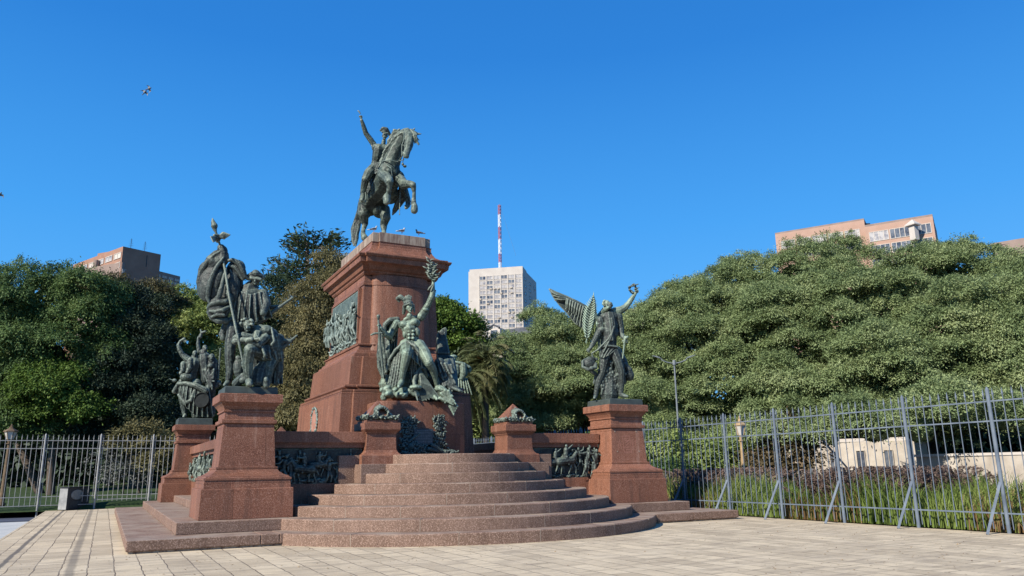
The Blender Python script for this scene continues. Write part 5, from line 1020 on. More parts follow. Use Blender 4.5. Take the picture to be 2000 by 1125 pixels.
tree('spreading_tree', 'tall olive tree crown below the left half of the salmon building', [(1480, 592, 49, 95, 88), (1580, 560, 48, 110, 76), (1645, 512, 49, 48, 48), (1540, 660, 44, 120, 110), (1640, 640, 43, 110, 110), (1560, 780, 41, 120, 90), (1625, 850, 33, 34, 44), (1520, 850, 34, 40, 40), (1470, 850, 42, 70, 45), (1700, 580, 46, 60, 60)], LF_OLIVE, (1560, 900), 44, seed=3, dens=.9, **kw)
tree('spreading_tree', 'tallest olive tree crown, right of the salmon building windows', [(1800, 556, 45, 105, 85), (1880, 546, 45, 85, 75), (1740, 600, 42, 90, 80), (1760, 720, 39, 130, 90), (1705, 830, 32, 66, 62), (1795, 835, 32, 58, 58), (1870, 810, 32, 40, 46), (1880, 660, 39, 120, 120), (1700, 810, 39, 90, 66), (1830, 810, 38, 120, 80), (1735, 850, 37, 60, 34)], LF_OLIVE, (1790, 900), 41, seed=4, dens=.9, **kw)
tree('spreading_tree', 'olive tree crown cut by the right edge of the photo', [(1992, 582, 42, 80, 92), (2060, 620, 40, 110, 140), (1970, 720, 37, 100, 110), (2080, 780, 36, 130, 110), (1950, 825, 33, 60, 40), (2020, 830, 32, 60, 50)], LF_OLIVE, (2040, 900), 39, seed=5, dens=.9, **kw)
# ---- left hand trees
G2 = 'dark trees behind the left fence'
kd = dict(per=50, leaf=(.19, .08), cr=.42, group=G2, fuzz=.16, sub=1.15, tuft=.6)
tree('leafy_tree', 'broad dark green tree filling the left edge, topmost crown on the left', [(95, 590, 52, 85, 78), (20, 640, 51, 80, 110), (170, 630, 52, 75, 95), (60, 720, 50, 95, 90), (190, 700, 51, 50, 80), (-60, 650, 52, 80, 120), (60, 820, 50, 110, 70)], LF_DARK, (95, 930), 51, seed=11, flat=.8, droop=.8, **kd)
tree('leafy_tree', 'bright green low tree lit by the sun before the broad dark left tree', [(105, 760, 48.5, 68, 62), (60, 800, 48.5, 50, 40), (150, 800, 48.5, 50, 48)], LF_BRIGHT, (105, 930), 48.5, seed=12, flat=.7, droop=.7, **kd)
tree('leafy_tree', 'almost black tree between the left tree and the pale green one', [(262, 650, 54, 62, 80), (232, 760, 52, 70, 90), (290, 720, 53, 50, 90), (280, 820, 51, 70, 50), (180, 860, 50, 70, 34)], LF_NAVY, (270, 930), 53, seed=13, flat=.9, **kd)
tree('leafy_tree', 'brownish-topped tree beneath the brick apartment building', [(210, 596, 58, 75, 50), (280, 604, 58, 60, 46), (160, 580, 59, 50, 36), (330, 612, 59, 40, 38)], mat('bronzed_leaf', [(.07, .065, .03), (.12, .11, .05), (.2, .18, .08)], .9, .6, trans=.2), (220, 930), 58, seed=14, flat=.8, **kd)
tree('leafy_tree', 'pale green sunlit tree behind the flag bearer statue', [(370, 625, 62, 65, 64), (430, 660, 61, 80, 85), (380, 720, 60, 75, 80), (450, 760, 59, 85, 85), (350, 800, 58, 70, 50), (500, 800, 58, 60, 60)], LF_MID, (400, 930), 60, seed=15, flat=.55, droop=.4, per=54, leaf=(.24, .09), cr=.5, group=G2, fuzz=.16, sub=1.4)
tree('leafy_tree', 'dark evergreen behind the leaning soldier, right of the pale tree', [(520, 640, 57, 50, 90), (500, 730, 56, 55, 80), (545, 770, 55, 50, 80)], LF_ARA, (520, 930), 56, seed=16, flat=.8, **kd)
tree('shrub', 'tan leaved shrub behind the left fence beside the rear left pedestal', [(270, 850, 45.5, 45, 24), (310, 870, 45.5, 36, 26), (240, 870, 45.5, 30, 20), (300, 905, 45, 30, 22)], LF_TAN, (275, 960), 45.5, seed=17, flat=.7, per=30, leaf=(.20, .08), cr=.4, tr=.08, cat='shrub', dens=.7, core=0)
tree('shrub', 'greyish twiggy shrub low behind the left fence near the pedestal', [(245, 925, 45, 45, 26), (205, 905, 45, 26, 30)], mat('greyish_leaf', [(.06, .07, .06), (.12, .13, .11), (.3, .3, .28)], 3, .6, trans=.15), (240, 960), 45, seed=18, flat=.8, per=22, leaf=(.16, .08), cr=.4, tr=.06, cat='shrub', dens=.6, core=0)
# ---- tree behind the seated warrior, right of the central pedestal
tree('leafy_tree', 'dark green tree right of the central pedestal below the white tower', [(875, 622, 49, 40, 36), (912, 640, 49, 34, 30), (880, 665, 48.5, 40, 34), (850, 650, 49, 40, 50), (925, 665, 49, 20, 22)], LF_BRIGHT, (885, 860), 49, seed=21, flat=.8, droop=.5, per=50, leaf=(.22, .10), cr=.4, fuzz=.16, sub=.9)
tree('leafy_tree', 'small green tree low behind the palm trunk', [(1000, 850, 47, 50, 34), (900, 830, 52, 50, 50), (960, 800, 53, 50, 60)], LF_MID, (985, 890), 47, seed=22, flat=.7, per=40, leaf=(.24, .10), cr=.6, fuzz=.15)
# ---- tan cypress-like conifer
bl = [(640, 560, 47, 34, 42), (615, 610, 47, 48, 60), (650, 640, 48, 60, 80), (600, 680, 46.5, 52, 60), (590, 750, 46, 55, 65), (640, 760, 47, 60, 80), (575, 810, 45.5, 45, 45), (655, 520, 48, 24, 24)]
tree('conifer', 'tan and olive drooping conifer leaning against the left of the central pedestal', bl, LF_TAN, (610, 930), 47, seed=31, flat=.75, droop=.9, per=54, leaf=(.19, .055), cr=.4, fuzz=.2, tr=.25, dens=1.0, sub=.9)
# ---- umbrella shaped araucaria
def araucaria():
    D = 62; b0 = at(592, 930, D); t = thing('araucaria_tree', 'tall dark araucaria with umbrella crown behind the tan conifer, left of the horseman', 'tree', (b0.x, b0.y, 0))
    k = D/FPX; top = at(600, 470, D); bb = MB().tube([(b0.x, b0.y, -.3), (b0.x, b0.y, top.z*.5), top], .42, .14, n=12)
    g = random.Random(5); gn = np.random.default_rng(5); P = []; Dd = []
    for tier in range(17):
        f = tier/16; py = 475+f*265; z = at(600, py, D); L = (55+45*math.sin(min(1, f*2.2)*1.57)-20*max(0, f-.6)*2.5)*k
        for j in range(13):
            a = 2*math.pi*(j+g.random())/13; ln = L*g.uniform(.72, 1.1); d = Vector((math.cos(a), math.sin(a), 0)); s0 = Vector((b0.x, b0.y, z.z-.5)); e = s0+d*ln+Vector((0, 0, .10*ln+(.35*ln if f < .12 else 0)))
            m_ = s0.lerp(e, .55)-Vector((0, 0, .12*ln)); bb.tube([s0, m_, e], .06, .025, n=5)
            n = 62
            for q in range(n):
                w_ = g.random()**.6; c = m_.lerp(e, w_)+Vector((g.gauss(0, .33), g.gauss(0, .33), g.gauss(.05, .26))); P.append(c); Dd.append(Vector((d.x+g.gauss(0, .6), d.y+g.gauss(0, .6), .3+g.gauss(0, .5))))
    bb.build('trunk', BARK, t, smooth=True)
    P = np.array([list(v) for v in P]); Dd = np.array([list(v) for v in Dd]); N_ = unit(gn.normal(size=P.shape)*.6+np.array([0, 0, 1]))
    leafmesh('crown', P, N_, Dd, .46, .15, LF_ARA, t)
araucaria()
# ---- date palm
def palm():
    D = 44; c = at(945, 706, D); b0 = at(952, 860, D); t = thing('palm_tree', 'date palm with arching fronds and bare trunk, left of the right low pedestal', 'palm', (b0.x, b0.y, 0))
    trunk(t, (b0.x, b0.y, -.3), (c.x, c.y, c.z-.2), .23, .2); k = D/FPX; g = random.Random(3); P = []; T_ = []; N_ = []; rb = MB()
    for i in range(78):
        a = g.uniform(0, 6.283); el = g.uniform(-.9, 1.35); L = g.uniform(1.8, 2.6); d = Vector((math.cos(a), math.sin(a), 0)); pt = []
        v = d*math.cos(el)+Vector((0, 0, math.sin(el))); p = Vector((c.x, c.y, c.z-.1))
        for j in range(12): pt.append(p.copy()); p = p+v*(L/11); v = (v+Vector((0, 0, -.13-.02*j))).normalized()
        rb.tube(pt[::3]+[pt[-1]], .03, .008, n=4)
        for j in range(2, 12):
            tt = (pt[j]-pt[j-1]).normalized(); sd = tt.cross(Vector((0, 0, 1))).normalized()
            for q in range(3):
                for k2 in (-1, 1):
                    P.append(pt[j-1].lerp(pt[j], q/3)+sd*k2*.19-Vector((0, 0, .06))); T_.append(sd*k2+tt*.55-Vector((0, 0, .35))); N_.append(Vector((g.gauss(0, .25), g.gauss(0, .25), 1)))
    rb.build('frond_stem', LF_PALM, t); A = lambda L_: np.array([list(v) for v in L_]); leafmesh('frond', A(P), unit(A(N_)), A(T_), .5, .065, LF_PALM, t)
    s = Sculpt(); 
    for i in range(40): a = g.uniform(0, 6.28); s.wcap((c.x, c.y, c.z+.05), (c.x+.35*math.cos(a), c.y+.35*math.sin(a), c.z-.1+g.uniform(-.25, .35)), .05, .03)
    s.build('fruit_stalk', mat('orange_stalk', [(.35, .16, .05), (.45, .24, .08)], 5, .7), t, smooth=True)
    # second, lower palm beside it
    D = 43; c = at(905, 745, D); t2 = thing('palm_tree', 'lower shaggy palm half hidden beside the condor statue', 'palm', (c.x, c.y, 0)); trunk(t2, (c.x, c.y, -.3), (c.x, c.y, c.z), .2, .18); P = []; T_ = []; N_ = []
    for i in range(60):
        a = g.uniform(0, 6.283); el = g.uniform(-1.2, 1.2); L = g.uniform(1.8, 3.0); d = Vector((math.cos(a), math.sin(a), 0)); v = d*math.cos(el)+Vector((0, 0, math.sin(el))); p = Vector((c.x, c.y, c.z)); pp = p
        for j in range(12):
            pp = p; p = p+v*(L/11); v = (v+Vector((0, 0, -.2))).normalized(); tt = (p-pp).normalized(); sd = tt.cross(Vector((0, 0, 1))).normalized()
            for q in range(3):
                for k2 in (-1, 1): P.append(pp.lerp(p, q/3)+sd*k2*.17); T_.append(sd*k2+tt*.6-Vector((0, 0, .4))); N_.append(Vector((g.gauss(0, .25), g.gauss(0, .25), 1)))
    leafmesh('frond', A(P), unit(A(N_)), A(T_), .46, .06, LF_PALM, t2)
palm()
# ---- reeds and seed plumes behind the right fence
def blades(name, n, x0, x1, y0, y1, h0, h1, mt, wd, seed, lean=.35, zt=0, dens=None):
    g = np.random.default_rng(seed); X = g.uniform(x0, x1, n); Y = g.uniform(y0, y1, n)
    if dens is not None:
        k = dens(X, Y) > g.random(n); X, Y = X[k], Y[k]; n = len(X)
    Hh = g.uniform(h0, h1, n)*(.8+.25*np.sin(X*1.9+Y*.8)+.15*np.sin(Y*2.3)); a = g.uniform(0, 6.283, n); ln = g.uniform(.1, 1, n)*lean*Hh
    dx, dy = np.cos(a), np.sin(a); px_, py_ = -np.sin(a+.7)*wd*.5, np.cos(a+.7)*wd*.5; z = np.zeros(n)
    V = []
    for f, wf in ((0, 1), (.45, .9), (.8, .6), (1, .08)):
        cx_ = X+dx*ln*f**2.2; cy_ = Y+dy*ln*f**2.2; cz_ = zt+Hh*(f-.12*f**4); V.append(np.stack([cx_-px_*wf, cy_-py_*wf, cz_], -1)); V.append(np.stack([cx_+px_*wf, cy_+py_*wf, cz_], -1))
    V = np.stack(V, 1); b = np.arange(n)[:, None]*8; F = np.concatenate([b+np.array([[0, 1, 3, 2]])+2*i for i in range(3)], 0)
    o = meshobj(name, V.reshape(-1, 3), F, mt, kind='stuff'); return o
cl = lambda X, Y: .55+.5*np.sin(Y*1.15+1.0+.4*X)
blades('reed_grass', 34000, 17.85, 21.5, 6, 34, .7, 1.35, GRASS, .024, 1, .55)
blades('dry_reed_grass', 20000, 17.8, 21.0, 6, 26, .5, 1.15, DRYG, .022, 2, .5, dens=lambda X, Y: (np.sin(Y*1.15+2.2)+.2)*.9)
blades('dark_reed_grass', 14000, 18.0, 22.5, 13, 36, .8, 1.3, LF_DARK, .03, 3, .4)
def plumes():
    g = np.random.default_rng(9); n = 5200; X = g.uniform(18.2, 21.8, n); Y = g.uniform(6, 30, n); k = (np.sin(Y*.9+.5)+.55+.2*np.sin(X*3)) > g.random(n)*.9; X, Y = X[k], Y[k]; n = len(X)
    P = []; T_ = []
    a = g.uniform(0, 6.28, n); Hh = g.uniform(.95, 1.6, n); ln = g.uniform(.15, .55, n)
    for f in np.linspace(.62, 1.0, 14):
        for q in range(4):
            P.append(np.stack([X+np.cos(a)*ln*f**3, Y+np.sin(a)*ln*f**3, Hh*(f-.10*f**6)], -1)+g.normal(size=(n, 3))*.014); T_.append(np.stack([np.cos(a)*f, np.sin(a)*f, .9-f*.9+g.normal(size=n)*.3], -1)+g.normal(size=(n, 3))*.4)
    P = np.concatenate(P); T_ = np.concatenate(T_); o = leafmesh('seed_plumes', P, unit(g.normal(size=P.shape)), T_, .12, .034, PLUME, None); tag(o, kind='stuff')
plumes()
# shaded hedge mass under the right hand trees
for i, (bl, lab, mt) in enumerate([([(1300, 880, 36, 60, 34), (1380, 890, 36, 70, 34), (1450, 880, 37, 60, 40), (1440, 930, 36, 70, 30)], 'green shrub mass behind the lantern post, under the trees', LF_MID), ([(1540, 880, 34, 60, 50), (1500, 920, 34, 50, 36)], 'reddish brown shrub right of the lantern post', mat('russet_leaf', [(.07, .06, .03), (.13, .10, .05), (.2, .14, .08)], 1.5, .6, trans=.2)), ([(1250, 890, 38, 60, 40), (1180, 880, 40, 50, 30), (1310, 925, 33, 50, 22)], 'dark shrub beside the front right pedestal', LF_DARK)]):
    tree('shrub', lab, bl, mt, (bl[0][0], 950), bl[0][2], seed=40+i, flat=.8, per=50, leaf=(.18, .08), cr=.45, tr=.06, cat='shrub', group='shrubs under the right trees')
# ================================================================== BUILDINGS
def facade(parent, o, ux, wd, z0, z1, cols, rows, fr, mt_frame, mt_pane, depth=.25, mar=.3, skip=None, name='window', split=2):
    """rows x cols of framed windows on a wall; each window its own part with a pane under it"""
    ux = Vector(ux).normalized(); nz = Vector((ux.y, -ux.x, 0)); cw = wd/cols; ch = (z1-z0)/rows
    for r_ in range(rows):
        for c in range(cols):
            if skip and skip(r_, c): continue
            a0, a1 = c*cw+cw*fr[0], (c+1)*cw-cw*fr[0]; b0, b1 = z0+r_*ch+ch*fr[1], z0+(r_+1)*ch-ch*fr[2]
            def q(a, b, d): return o+ux*a+nz*d+Vector((0, 0, b-o.z))
            m = MB(); t_ = min(.09, (a1-a0)*.06)
            for (x0, x1, y0, y1) in [(a0, a1, b0, b0+t_), (a0, a1, b1-t_, b1), (a0, a0+t_, b0+t_, b1-t_), (a1-t_, a1, b0+t_, b1-t_)]+[(a0+(a1-a0)*(i+1)/split-t_/2, a0+(a1-a0)*(i+1)/split+t_/2, b0+t_, b1-t_) for i in range(split-1)]:
                m.add([q(x0, y0, .02), q(x1, y0, .02), q(x1, y1, .02), q(x0, y1, .02), q(x0, y0, .09), q(x1, y0, .09), q(x1, y1, .09), q(x0, y1, .09)], [(0, 3, 2, 1), (4, 5, 6, 7), (0, 1, 5, 4), (1, 2, 6, 5), (2, 3, 7, 6), (3, 0, 4, 7)])
            w_ = m.build(name, mt_frame, parent); WL[w_.name] = WL[parent.name]
            mm = mt_pane if not isinstance(mt_pane, (list, tuple)) else random.choice(mt_pane)
            MB().add([q(a0, b0, .035), q(a1, b0, .035), q(a1, b1, .035), q(a0, b1, .035)], [(0, 1, 2, 3)]).build('pane', mm, w_)
def wallbox(b, A, B, dep, z0, z1):
    A, B = Vector(A), Vector(B); u = (B-A); u.z = 0; n = Vector((u.y, -u.x, 0)).normalized()*-dep
    P = [Vector((p.x, p.y, z)) for z in (z0, z1) for p in (A, B, B+n, A+n)]
    return b.add(P, [(0, 3, 2, 1), (4, 5, 6, 7), (0, 1, 5, 4), (1, 2, 6, 5), (2, 3, 7, 6), (3, 0, 4, 7)])
# white tower with grid facade
def tower():
    D = 170; A = at(915, 540, D+1.5); B = at(1021, 540, D-1); C_ = at(1047, 540, D+13); Zt = at(1020, 526, D).z
    t = thing('white_tower', 'white high-rise tower with a gridded window facade and antenna mast on top', 'building', (A.x, A.y, 0))
    P = [Vector((p.x, p.y, z)) for z in (0, Zt) for p in (A, B, C_, A+(C_-B))]
    MB().add(P, [(0, 3, 2, 1), (4, 5, 6, 7), (0, 1, 5, 4), (1, 2, 6, 5), (2, 3, 7, 6), (3, 0, 4, 7)]).build('wall', WHITE, t)
    b = MB(); wallbox(b, (A+(B-A)*.02)+Vector((0, 0, 0)), B, 5, Zt, Zt+.5); b.build('roof_parapet', WHITE, t)
    u = (B-A); L = u.length; u.normalize(); u.z = 0; u.normalize(); L = Vector((B.x-A.x, B.y-A.y, 0)).length
    o = Vector((A.x, A.y, 0))+u*(L*.20)
    nz = Vector((u.y, -u.x, 0)); cols, rows = 6, 12; z0, z1 = Zt-1.2-rows*1.14, Zt-1.2; wd = L*.79
    facade(t, o+nz*.0, u, wd, z0, z1, cols, rows, (.05, .10, .10), MATS['pale_render'], [GLASSL, GLASSL, GLASSD], split=2)
    for i in range(cols+1): a = o+u*(wd*i/cols); m = MB(); m.add([a-u*.09+nz*.0+Vector((0, 0, z0-6)), a+u*.09+Vector((0, 0, z0-6)), a+u*.09+Vector((0, 0, z1)), a-u*.09+Vector((0, 0, z1)), a-u*.09+nz*.16+Vector((0, 0, z0-6)), a+u*.09+nz*.16+Vector((0, 0, z0-6)), a+u*.09+nz*.16+Vector((0, 0, z1)), a-u*.09+nz*.16+Vector((0, 0, z1))], [(0, 3, 2, 1), (4, 5, 6, 7), (0, 1, 5, 4), (1, 2, 6, 5), (2, 3, 7, 6), (3, 0, 4, 7)]); m.build('mullion', WHITE, t)
    v = (C_-B); v.z = 0; Lv = v.length; v.normalize()
    facade(t, Vector((B.x, B.y, 0)), v, Lv, z0, z1, 3, 8, (.32, .30, .28), MATS['pale_render'], GLASSD, skip=lambda r_, c: c == 2 and r_ % 3 == 0, split=1)
    rr = random.Random(6)
    for i in range(12):   # air conditioners
        m = MB(); a = o+u*rr.uniform(0, wd-1)+Vector((0, 0, z0+int(rr.uniform(0, rows))*1.14+.02)); m.add([a+nz*d+u*x+Vector((0, 0, z)) for z in (0, .32) for x, d in ((0, .02), (.55, .02), (.55, .3), (0, .3))], [(0, 1, 2, 3), (7, 6, 5, 4), (4, 5, 1, 0), (5, 6, 2, 1), (6, 7, 3, 2), (7, 4, 0, 3)]); m.build('air_conditioner', CREAM, t)
    # lattice mast, banded
    mb_ = at(977, 528, D+5); mt_ = at(976, 400, D+5); ms = MB(); H_ = mt_.z-mb_.z; q = MB(); w_ = .34
    mast = None
    fr_ = [0, .12, .25, .47, .66, .85, 1.0]
    for i in range(6):
        z0_, z1_ = mb_.z+H_*fr_[i], mb_.z+H_*fr_[i+1]; b = MB()
        for k in range(3):
            a1, a2 = k*2.094, (k+1)*2.094; p1 = Vector((mb_.x+w_*math.cos(a1), mb_.y+w_*math.sin(a1), 0)); p2 = Vector((mb_.x+w_*math.cos(a2), mb_.y+w_*math.sin(a2), 0))
            b.tube([p1+Vector((0, 0, z0_)), p1+Vector((0, 0, z1_))], .09, n=5)
            for j in range(3): za, zb = z0_+(z1_-z0_)*j/3, z0_+(z1_-z0_)*(j+1)/3; b.tube([p1+Vector((0, 0, za)), p2+Vector((0, 0, zb))], .05, n=4)
        o_ = b.build('mast_section', RED if i % 2 else MWHITE, t)
    b = MB(); b.tube([mt_, at(1008, 500, D+5)], .02, n=4); b.build('guy_wire', STEEL, t)
tower()
# brick coloured block on the left
def brick():
    D = 112; t = thing('brick_apartment_building', 'stepped brick coloured apartment block above the left trees, antennas on its roof', 'building', at(240, 600, D))
    A = at(143, 522, D+12); B = at(240, 512, D); C_ = at(352, 542, D+9)
    def wb(name, p, q, zt, dep, m, z0=12): return wallbox(MB(), p, q, dep, z0, zt).build(name, m, t)
    zA = at(240, 506, D).z
    wb('left_wing', at(143, 520, D+10), at(238, 505, D), at(143, 517, D+10).z, 6, BRICK)
    wb('main_wall', at(238, 520, D), at(303, 520, D+5.5), at(240, 512, D).z, 9, BRICK2)
    wb('right_wing', at(303, 530, D+5.2), at(352, 540, D+9.5), at(352, 540, D+9.5).z, 7, BRICK2)
    wb('penthouse', at(206, 497, D+6), at(234, 494, D+3), at(235, 493, D+3).z, 5, BRICK, zA-1.2); wb('penthouse_side', at(234.5, 495, D+3), at(301, 510, D+9), at(301, 507, D+9).z, 5, BRICK, zA-1.2)
    for (p, q) in ((( 238, 0), (303, 0)),):
        A_, B_ = at(238, 520, D), at(303, 520, D+5.5); u = Vector((B_.x-A_.x, B_.y-A_.y, 0)); L = u.length; u.normalize(); o = Vector((A_.x, A_.y, 0))
        facade(t, o, u, L, zA-6.2, zA-1.2, 6, 3, (.10, .25, .2), MATS['pale_render'], [GLASSD, GLASSL])
        A_, B_ = at(303, 530, D+5.2), at(352, 540, D+9.5); u = Vector((B_.x-A_.x, B_.y-A_.y, 0)); L = u.length; u.normalize(); facade(t, Vector((A_.x, A_.y, 0)), u, L, at(352, 560, D+9.5).z, at(352, 545, D+9.5).z, 4, 2, (.12, .2, .2), MATS['pale_render'], [GLASSL, WHITE])
        A_, B_ = at(143, 520, D+10), at(238, 505, D); u = Vector((B_.x-A_.x, B_.y-A_.y, 0)); L = u.length; u.normalize(); zt = at(143, 517, D+10).z; facade(t, Vector((A_.x, A_.y, 0)), u, L, zt-3.6, zt-.5, 6, 2, (.1, .2, .2), MATS['pale_render'], [GLASSL, WHITE])
    for px in (254, 281):
        a = at(px, 497 if px < 260 else 503, D+3); m = MB().tube([a, a+Vector((0, 0, 2.6))], .035, n=5)
        for k in range(4): m.tube([a+Vector((0, 0, 1.4+k*.32))-RT0*(.35-.05*k), a+Vector((0, 0, 1.4+k*.32))+RT0*(.35-.05*k)], .022, n=4)
        m.build('antenna', IRON, t); wallbox(MB(), a-RT0*.5, a+RT0*.5, 1, a.z-1.5, a.z+.35).build('roof_box', IRON, t)
    a = at(188, 516, D+4); MB().tube([a-Vector((0, 0, 2)), a+Vector((0, 0, .6))], .45, n=10).build('chimney', BRICK2, t)
brick()
# salmon block on the right
def salmon():
    D = 128; t = thing('salmon_apartment_building', 'salmon coloured apartment slab with strip windows above the right trees', 'building', at(1700, 520, D))
    A, B = at(1514, 460, D+10), at(1690, 450, D+2); zl = at(1514, 458, D+10).z
    wallbox(MB(), A, B, 8, 10, zl).build('left_wall', SALM, t)
    A2, B2 = at(1690, 450, D-.5), at(1824, 440, D-6); z2 = at(1824, 422, D-6).z
    wallbox(MB(), A2, B2, 10, 10, z2).build('right_wall', SALM, t)
    wallbox(MB(), A2-Vector((0, 0, 0)), B2, 4, z2, z2+.35).build('roof_edge', BRICK2, t); wallbox(MB(), A, B, 3, zl, zl+.3).build('left_roof_edge', BRICK2, t)
    u = Vector((B2.x-A2.x, B2.y-A2.y, 0)); L = u.length; u.normalize(); facade(t, Vector((A2.x, A2.y, 0))+u*L*.04, u, L*.93, z2-8.2, z2-.9, 3, 3, (.03, .2, .08), WHITE, [GLASSD, GLASSD, GLASSL], split=4)
    u = Vector((B.x-A.x, B.y-A.y, 0)); L = u.length; u.normalize(); facade(t, Vector((A.x, A.y, 0))+u*L*.05, u, L*.9, zl-5.6, zl-1.3, 5, 2, (.05, .2, .08), WHITE, [GLASSL, GLASSD], split=4)
    a = at(1783, 440, D-6); MB().prof(a.x, a.y, [(a.z-2.6, .5, .5), (a.z-.2, .5, .5), (a.z-.1, .9, .9), (a.z+.1, .9, .9), (a.z+1.0, .05, .05)]).build('roof_turret', WHITE, t)
    a = at(1692, 437, D+3); wallbox(MB(), a-RT0*.7, a+RT0*.7, 1, a.z-2, a.z+.1).build('roof_box', IRON, t)
salmon()
# mansard roofed house below the tower, distant roofs
def mansard():
    D = 85; p = at(975, 660, D); t = thing('mansard_house', 'dark mansard roofed house with a white dormer below the white tower', 'building', p)
    A, B = at(938, 700, D+3), at(1035, 690, D); zt = at(980, 634, D).z; zb = at(975, 672, D).z
    n = Vector(((B-A).y, -(B-A).x, 0)).normalized(); P = [Vector((q.x, q.y, zb)) for q in (A, B, B-n*10, A-n*10)]+[Vector((q.x, q.y, zt)) for q in (A-n*1.4+(B-A)*.05, B-n*1.4-(B-A)*.05, B-n*9, A-n*9)]
    MB().add(P, [(0, 3, 2, 1), (4, 5, 6, 7), (0, 1, 5, 4), (1, 2, 6, 5), (2, 3, 7, 6), (3, 0, 4, 7)]).build('roof', SLATE, t); wallbox(MB(), A, B, 10, 0, zb-.01).build('wall', CREAM, t)
    c = at(965, 652, D-1.0); u = (B-A).normalized(); d = wallbox(MB(), c-u*.75-Vector((0, 0, 1.4)), c+u*.75, 2.5, c.z-1.1, c.z+.6).build('dormer', WHITE, t); wallbox(MB(), c-u*.4+n*.05, c+u*.4+n*.05, .1, c.z-.9, c.z+.4).build('dormer_window', GLASSD, t)
    b = MB().tube([c-u*.8+Vector((0, 0, .62))+n*.1, c+Vector((0, 0, 1.0))+n*.1, c+u*.8+Vector((0, 0, .62))+n*.1], .12, n=6).build('dormer_pediment', SLATE, t)
mansard()
def far(name, pts, D, m, lab, z0=8):
    A, B = at(*pts[0], D), at(*pts[1], D-3); t = thing(name, lab, 'building', A); wallbox(MB(), A, B, 8, z0, max(A.z, B.z)).build('wall', m, t); wallbox(MB(), A-RT0*.3, B+RT0*.3, 8.5, max(A.z, B.z)+.003, max(A.z, B.z)+.4).build('roof_edge', BRICK2 if m is not SLATE else SLATE, t)
    u = Vector((B.x-A.x, B.y-A.y, 0)); L = u.length; facade(t, Vector((A.x, A.y, 0)), u, L, max(A.z, B.z)-4, max(A.z, B.z)-1, 4, 1, (.2, .2, .2), WHITE, GLASSL)
far('distant_building', ((1225, 611), (1300, 605)), 95, CREAM, 'pale flat roof edge showing right of the winged statue')
far('distant_building', ((1940, 485), (2010, 468)), 100, BRICK2, 'grey brown roof corner showing at the right edge above the trees')
# low cream pavilion behind the fence and trees on the right
def pavilion():
    D = 34; A, B = at(1535, 900, D+4.5), at(1790, 900, D+1); t = thing('cream_pavilion', 'low cream pavilion with dark openings glimpsed under the right trees', 'building', (A.x, A.y, 0))
    wallbox(MB(), A, B, 3, -.2, 2.5).build('wall', CREAM, t); wallbox(MB(), A-RT0*.2, B+RT0*.1, 3.3, 2.503, 2.66).build('cornice', WHITE, t)
    u = Vector((B.x-A.x, B.y-A.y, 0)); L = u.length; u.normalize(); facade(t, Vector((A.x, A.y, 0))+u*.5, u, L-1, .7, 2.3, 4, 1, (.34, .08, .12), MATS['cream_stucco'], [GLASSD])
    A, B = at(1795, 930, 33.5), at(2180, 930, 27.5); t = thing('cream_garden_wall', 'long low cream garden wall behind the tall grasses, right of the pavilion', 'wall', (A.x, A.y, 0)); wallbox(MB(), A, B, .3, -.1, 1.75).build('wall_body', CREAM, t); wallbox(MB(), A-RT0*.1, B, .42, 1.753, 1.86).build('coping', WHITE, t)
pavilion()
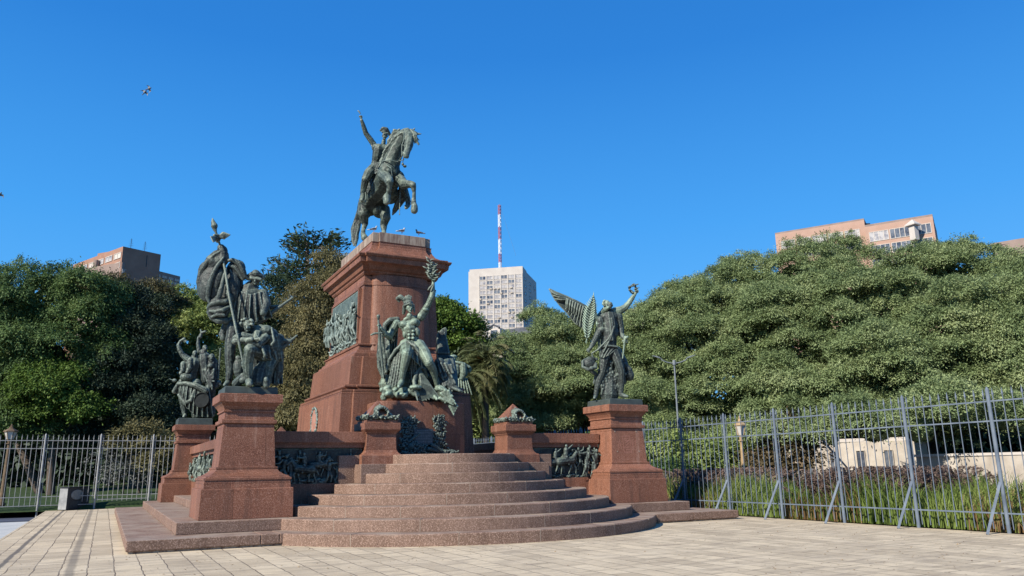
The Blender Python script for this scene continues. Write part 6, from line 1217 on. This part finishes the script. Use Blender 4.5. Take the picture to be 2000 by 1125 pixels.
# dark far vegetation belt that closes the gaps under the crowns
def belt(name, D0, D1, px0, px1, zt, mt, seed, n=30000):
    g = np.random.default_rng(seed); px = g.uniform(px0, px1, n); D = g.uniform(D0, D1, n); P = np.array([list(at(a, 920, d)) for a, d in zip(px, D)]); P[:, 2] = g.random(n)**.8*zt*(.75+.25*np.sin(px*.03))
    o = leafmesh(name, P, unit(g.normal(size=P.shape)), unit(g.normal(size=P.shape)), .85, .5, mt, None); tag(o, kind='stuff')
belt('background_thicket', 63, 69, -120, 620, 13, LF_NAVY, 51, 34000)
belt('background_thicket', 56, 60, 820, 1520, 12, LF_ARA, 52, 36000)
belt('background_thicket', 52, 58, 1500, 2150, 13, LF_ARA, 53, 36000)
# ---------- two birds in flight
def bird(px, py, D, rot, lab):
    c = at(px, py, D); t = thing('flying_bird', lab, 'bird', c, 'birds in the sky'); r_ = random.Random(px)
    s = Sculpt(); X = (RT0*math.cos(rot)+Vector((0, 0, 1))*math.sin(rot)); Y = (-RT0*math.sin(rot)+Vector((0, 0, 1))*math.cos(rot))
    s.wcap(c-X*.16, c+X*.14, .05, .06); s.wcap(c+X*.15, c+X*.24, .045, .02); s.wcap(c-X*.16, c-X*.34, .04, .03); s.sculpt('bird_body', PIG, t, vox=.012, rough=0)
    for k in (-1, 1):
        m = MB(); a, b, d = c+Y*k*.04, c+Y*k*.24+FWH*.05+X*.06, c+Y*k*.46-X*.14; th = FWH*.012
        P = [a+X*.08, b+X*.06, d, b-X*.10, a-X*.09]; m.add(P+[q+th for q in P], [(0, 1, 2, 3, 4), (9, 8, 7, 6, 5)]+[(i, (i+1) % 5, 5+(i+1) % 5, 5+i) for i in range(5)]); m.build('wing', IRON, t)
bird(283, 180, 62, .9, 'dark bird flying high in the left sky, lower left of the pair'); bird(291, 173, 63, .35, 'dark bird flying high in the left sky, upper right of the pair')
bird(0, 380, 60, 1.1, 'dark bird at the very left edge of the sky')

# fallen leaves and crumbs on the paving
g = np.random.default_rng(77); n = 1500; X = g.uniform(-2, 17.3, n); Y = g.uniform(6, 17.5, n); k = g.random(n) < .25+.75*((X > 9) | (Y > 13)); X, Y = X[k], Y[k]
P = np.stack([X, Y, np.full(len(X), .008)], -1); N_ = unit(g.normal(size=P.shape)*.25+np.array([0, 0, 1])); T_ = g.normal(size=P.shape)*np.array([1, 1, .1])
o = leafmesh('fallen_leaves', P, N_, T_, .045, .022, mat('dead_leaf', [(.16, .10, .05), (.34, .25, .14)], 9, .8), None); tag(o, kind='stuff')
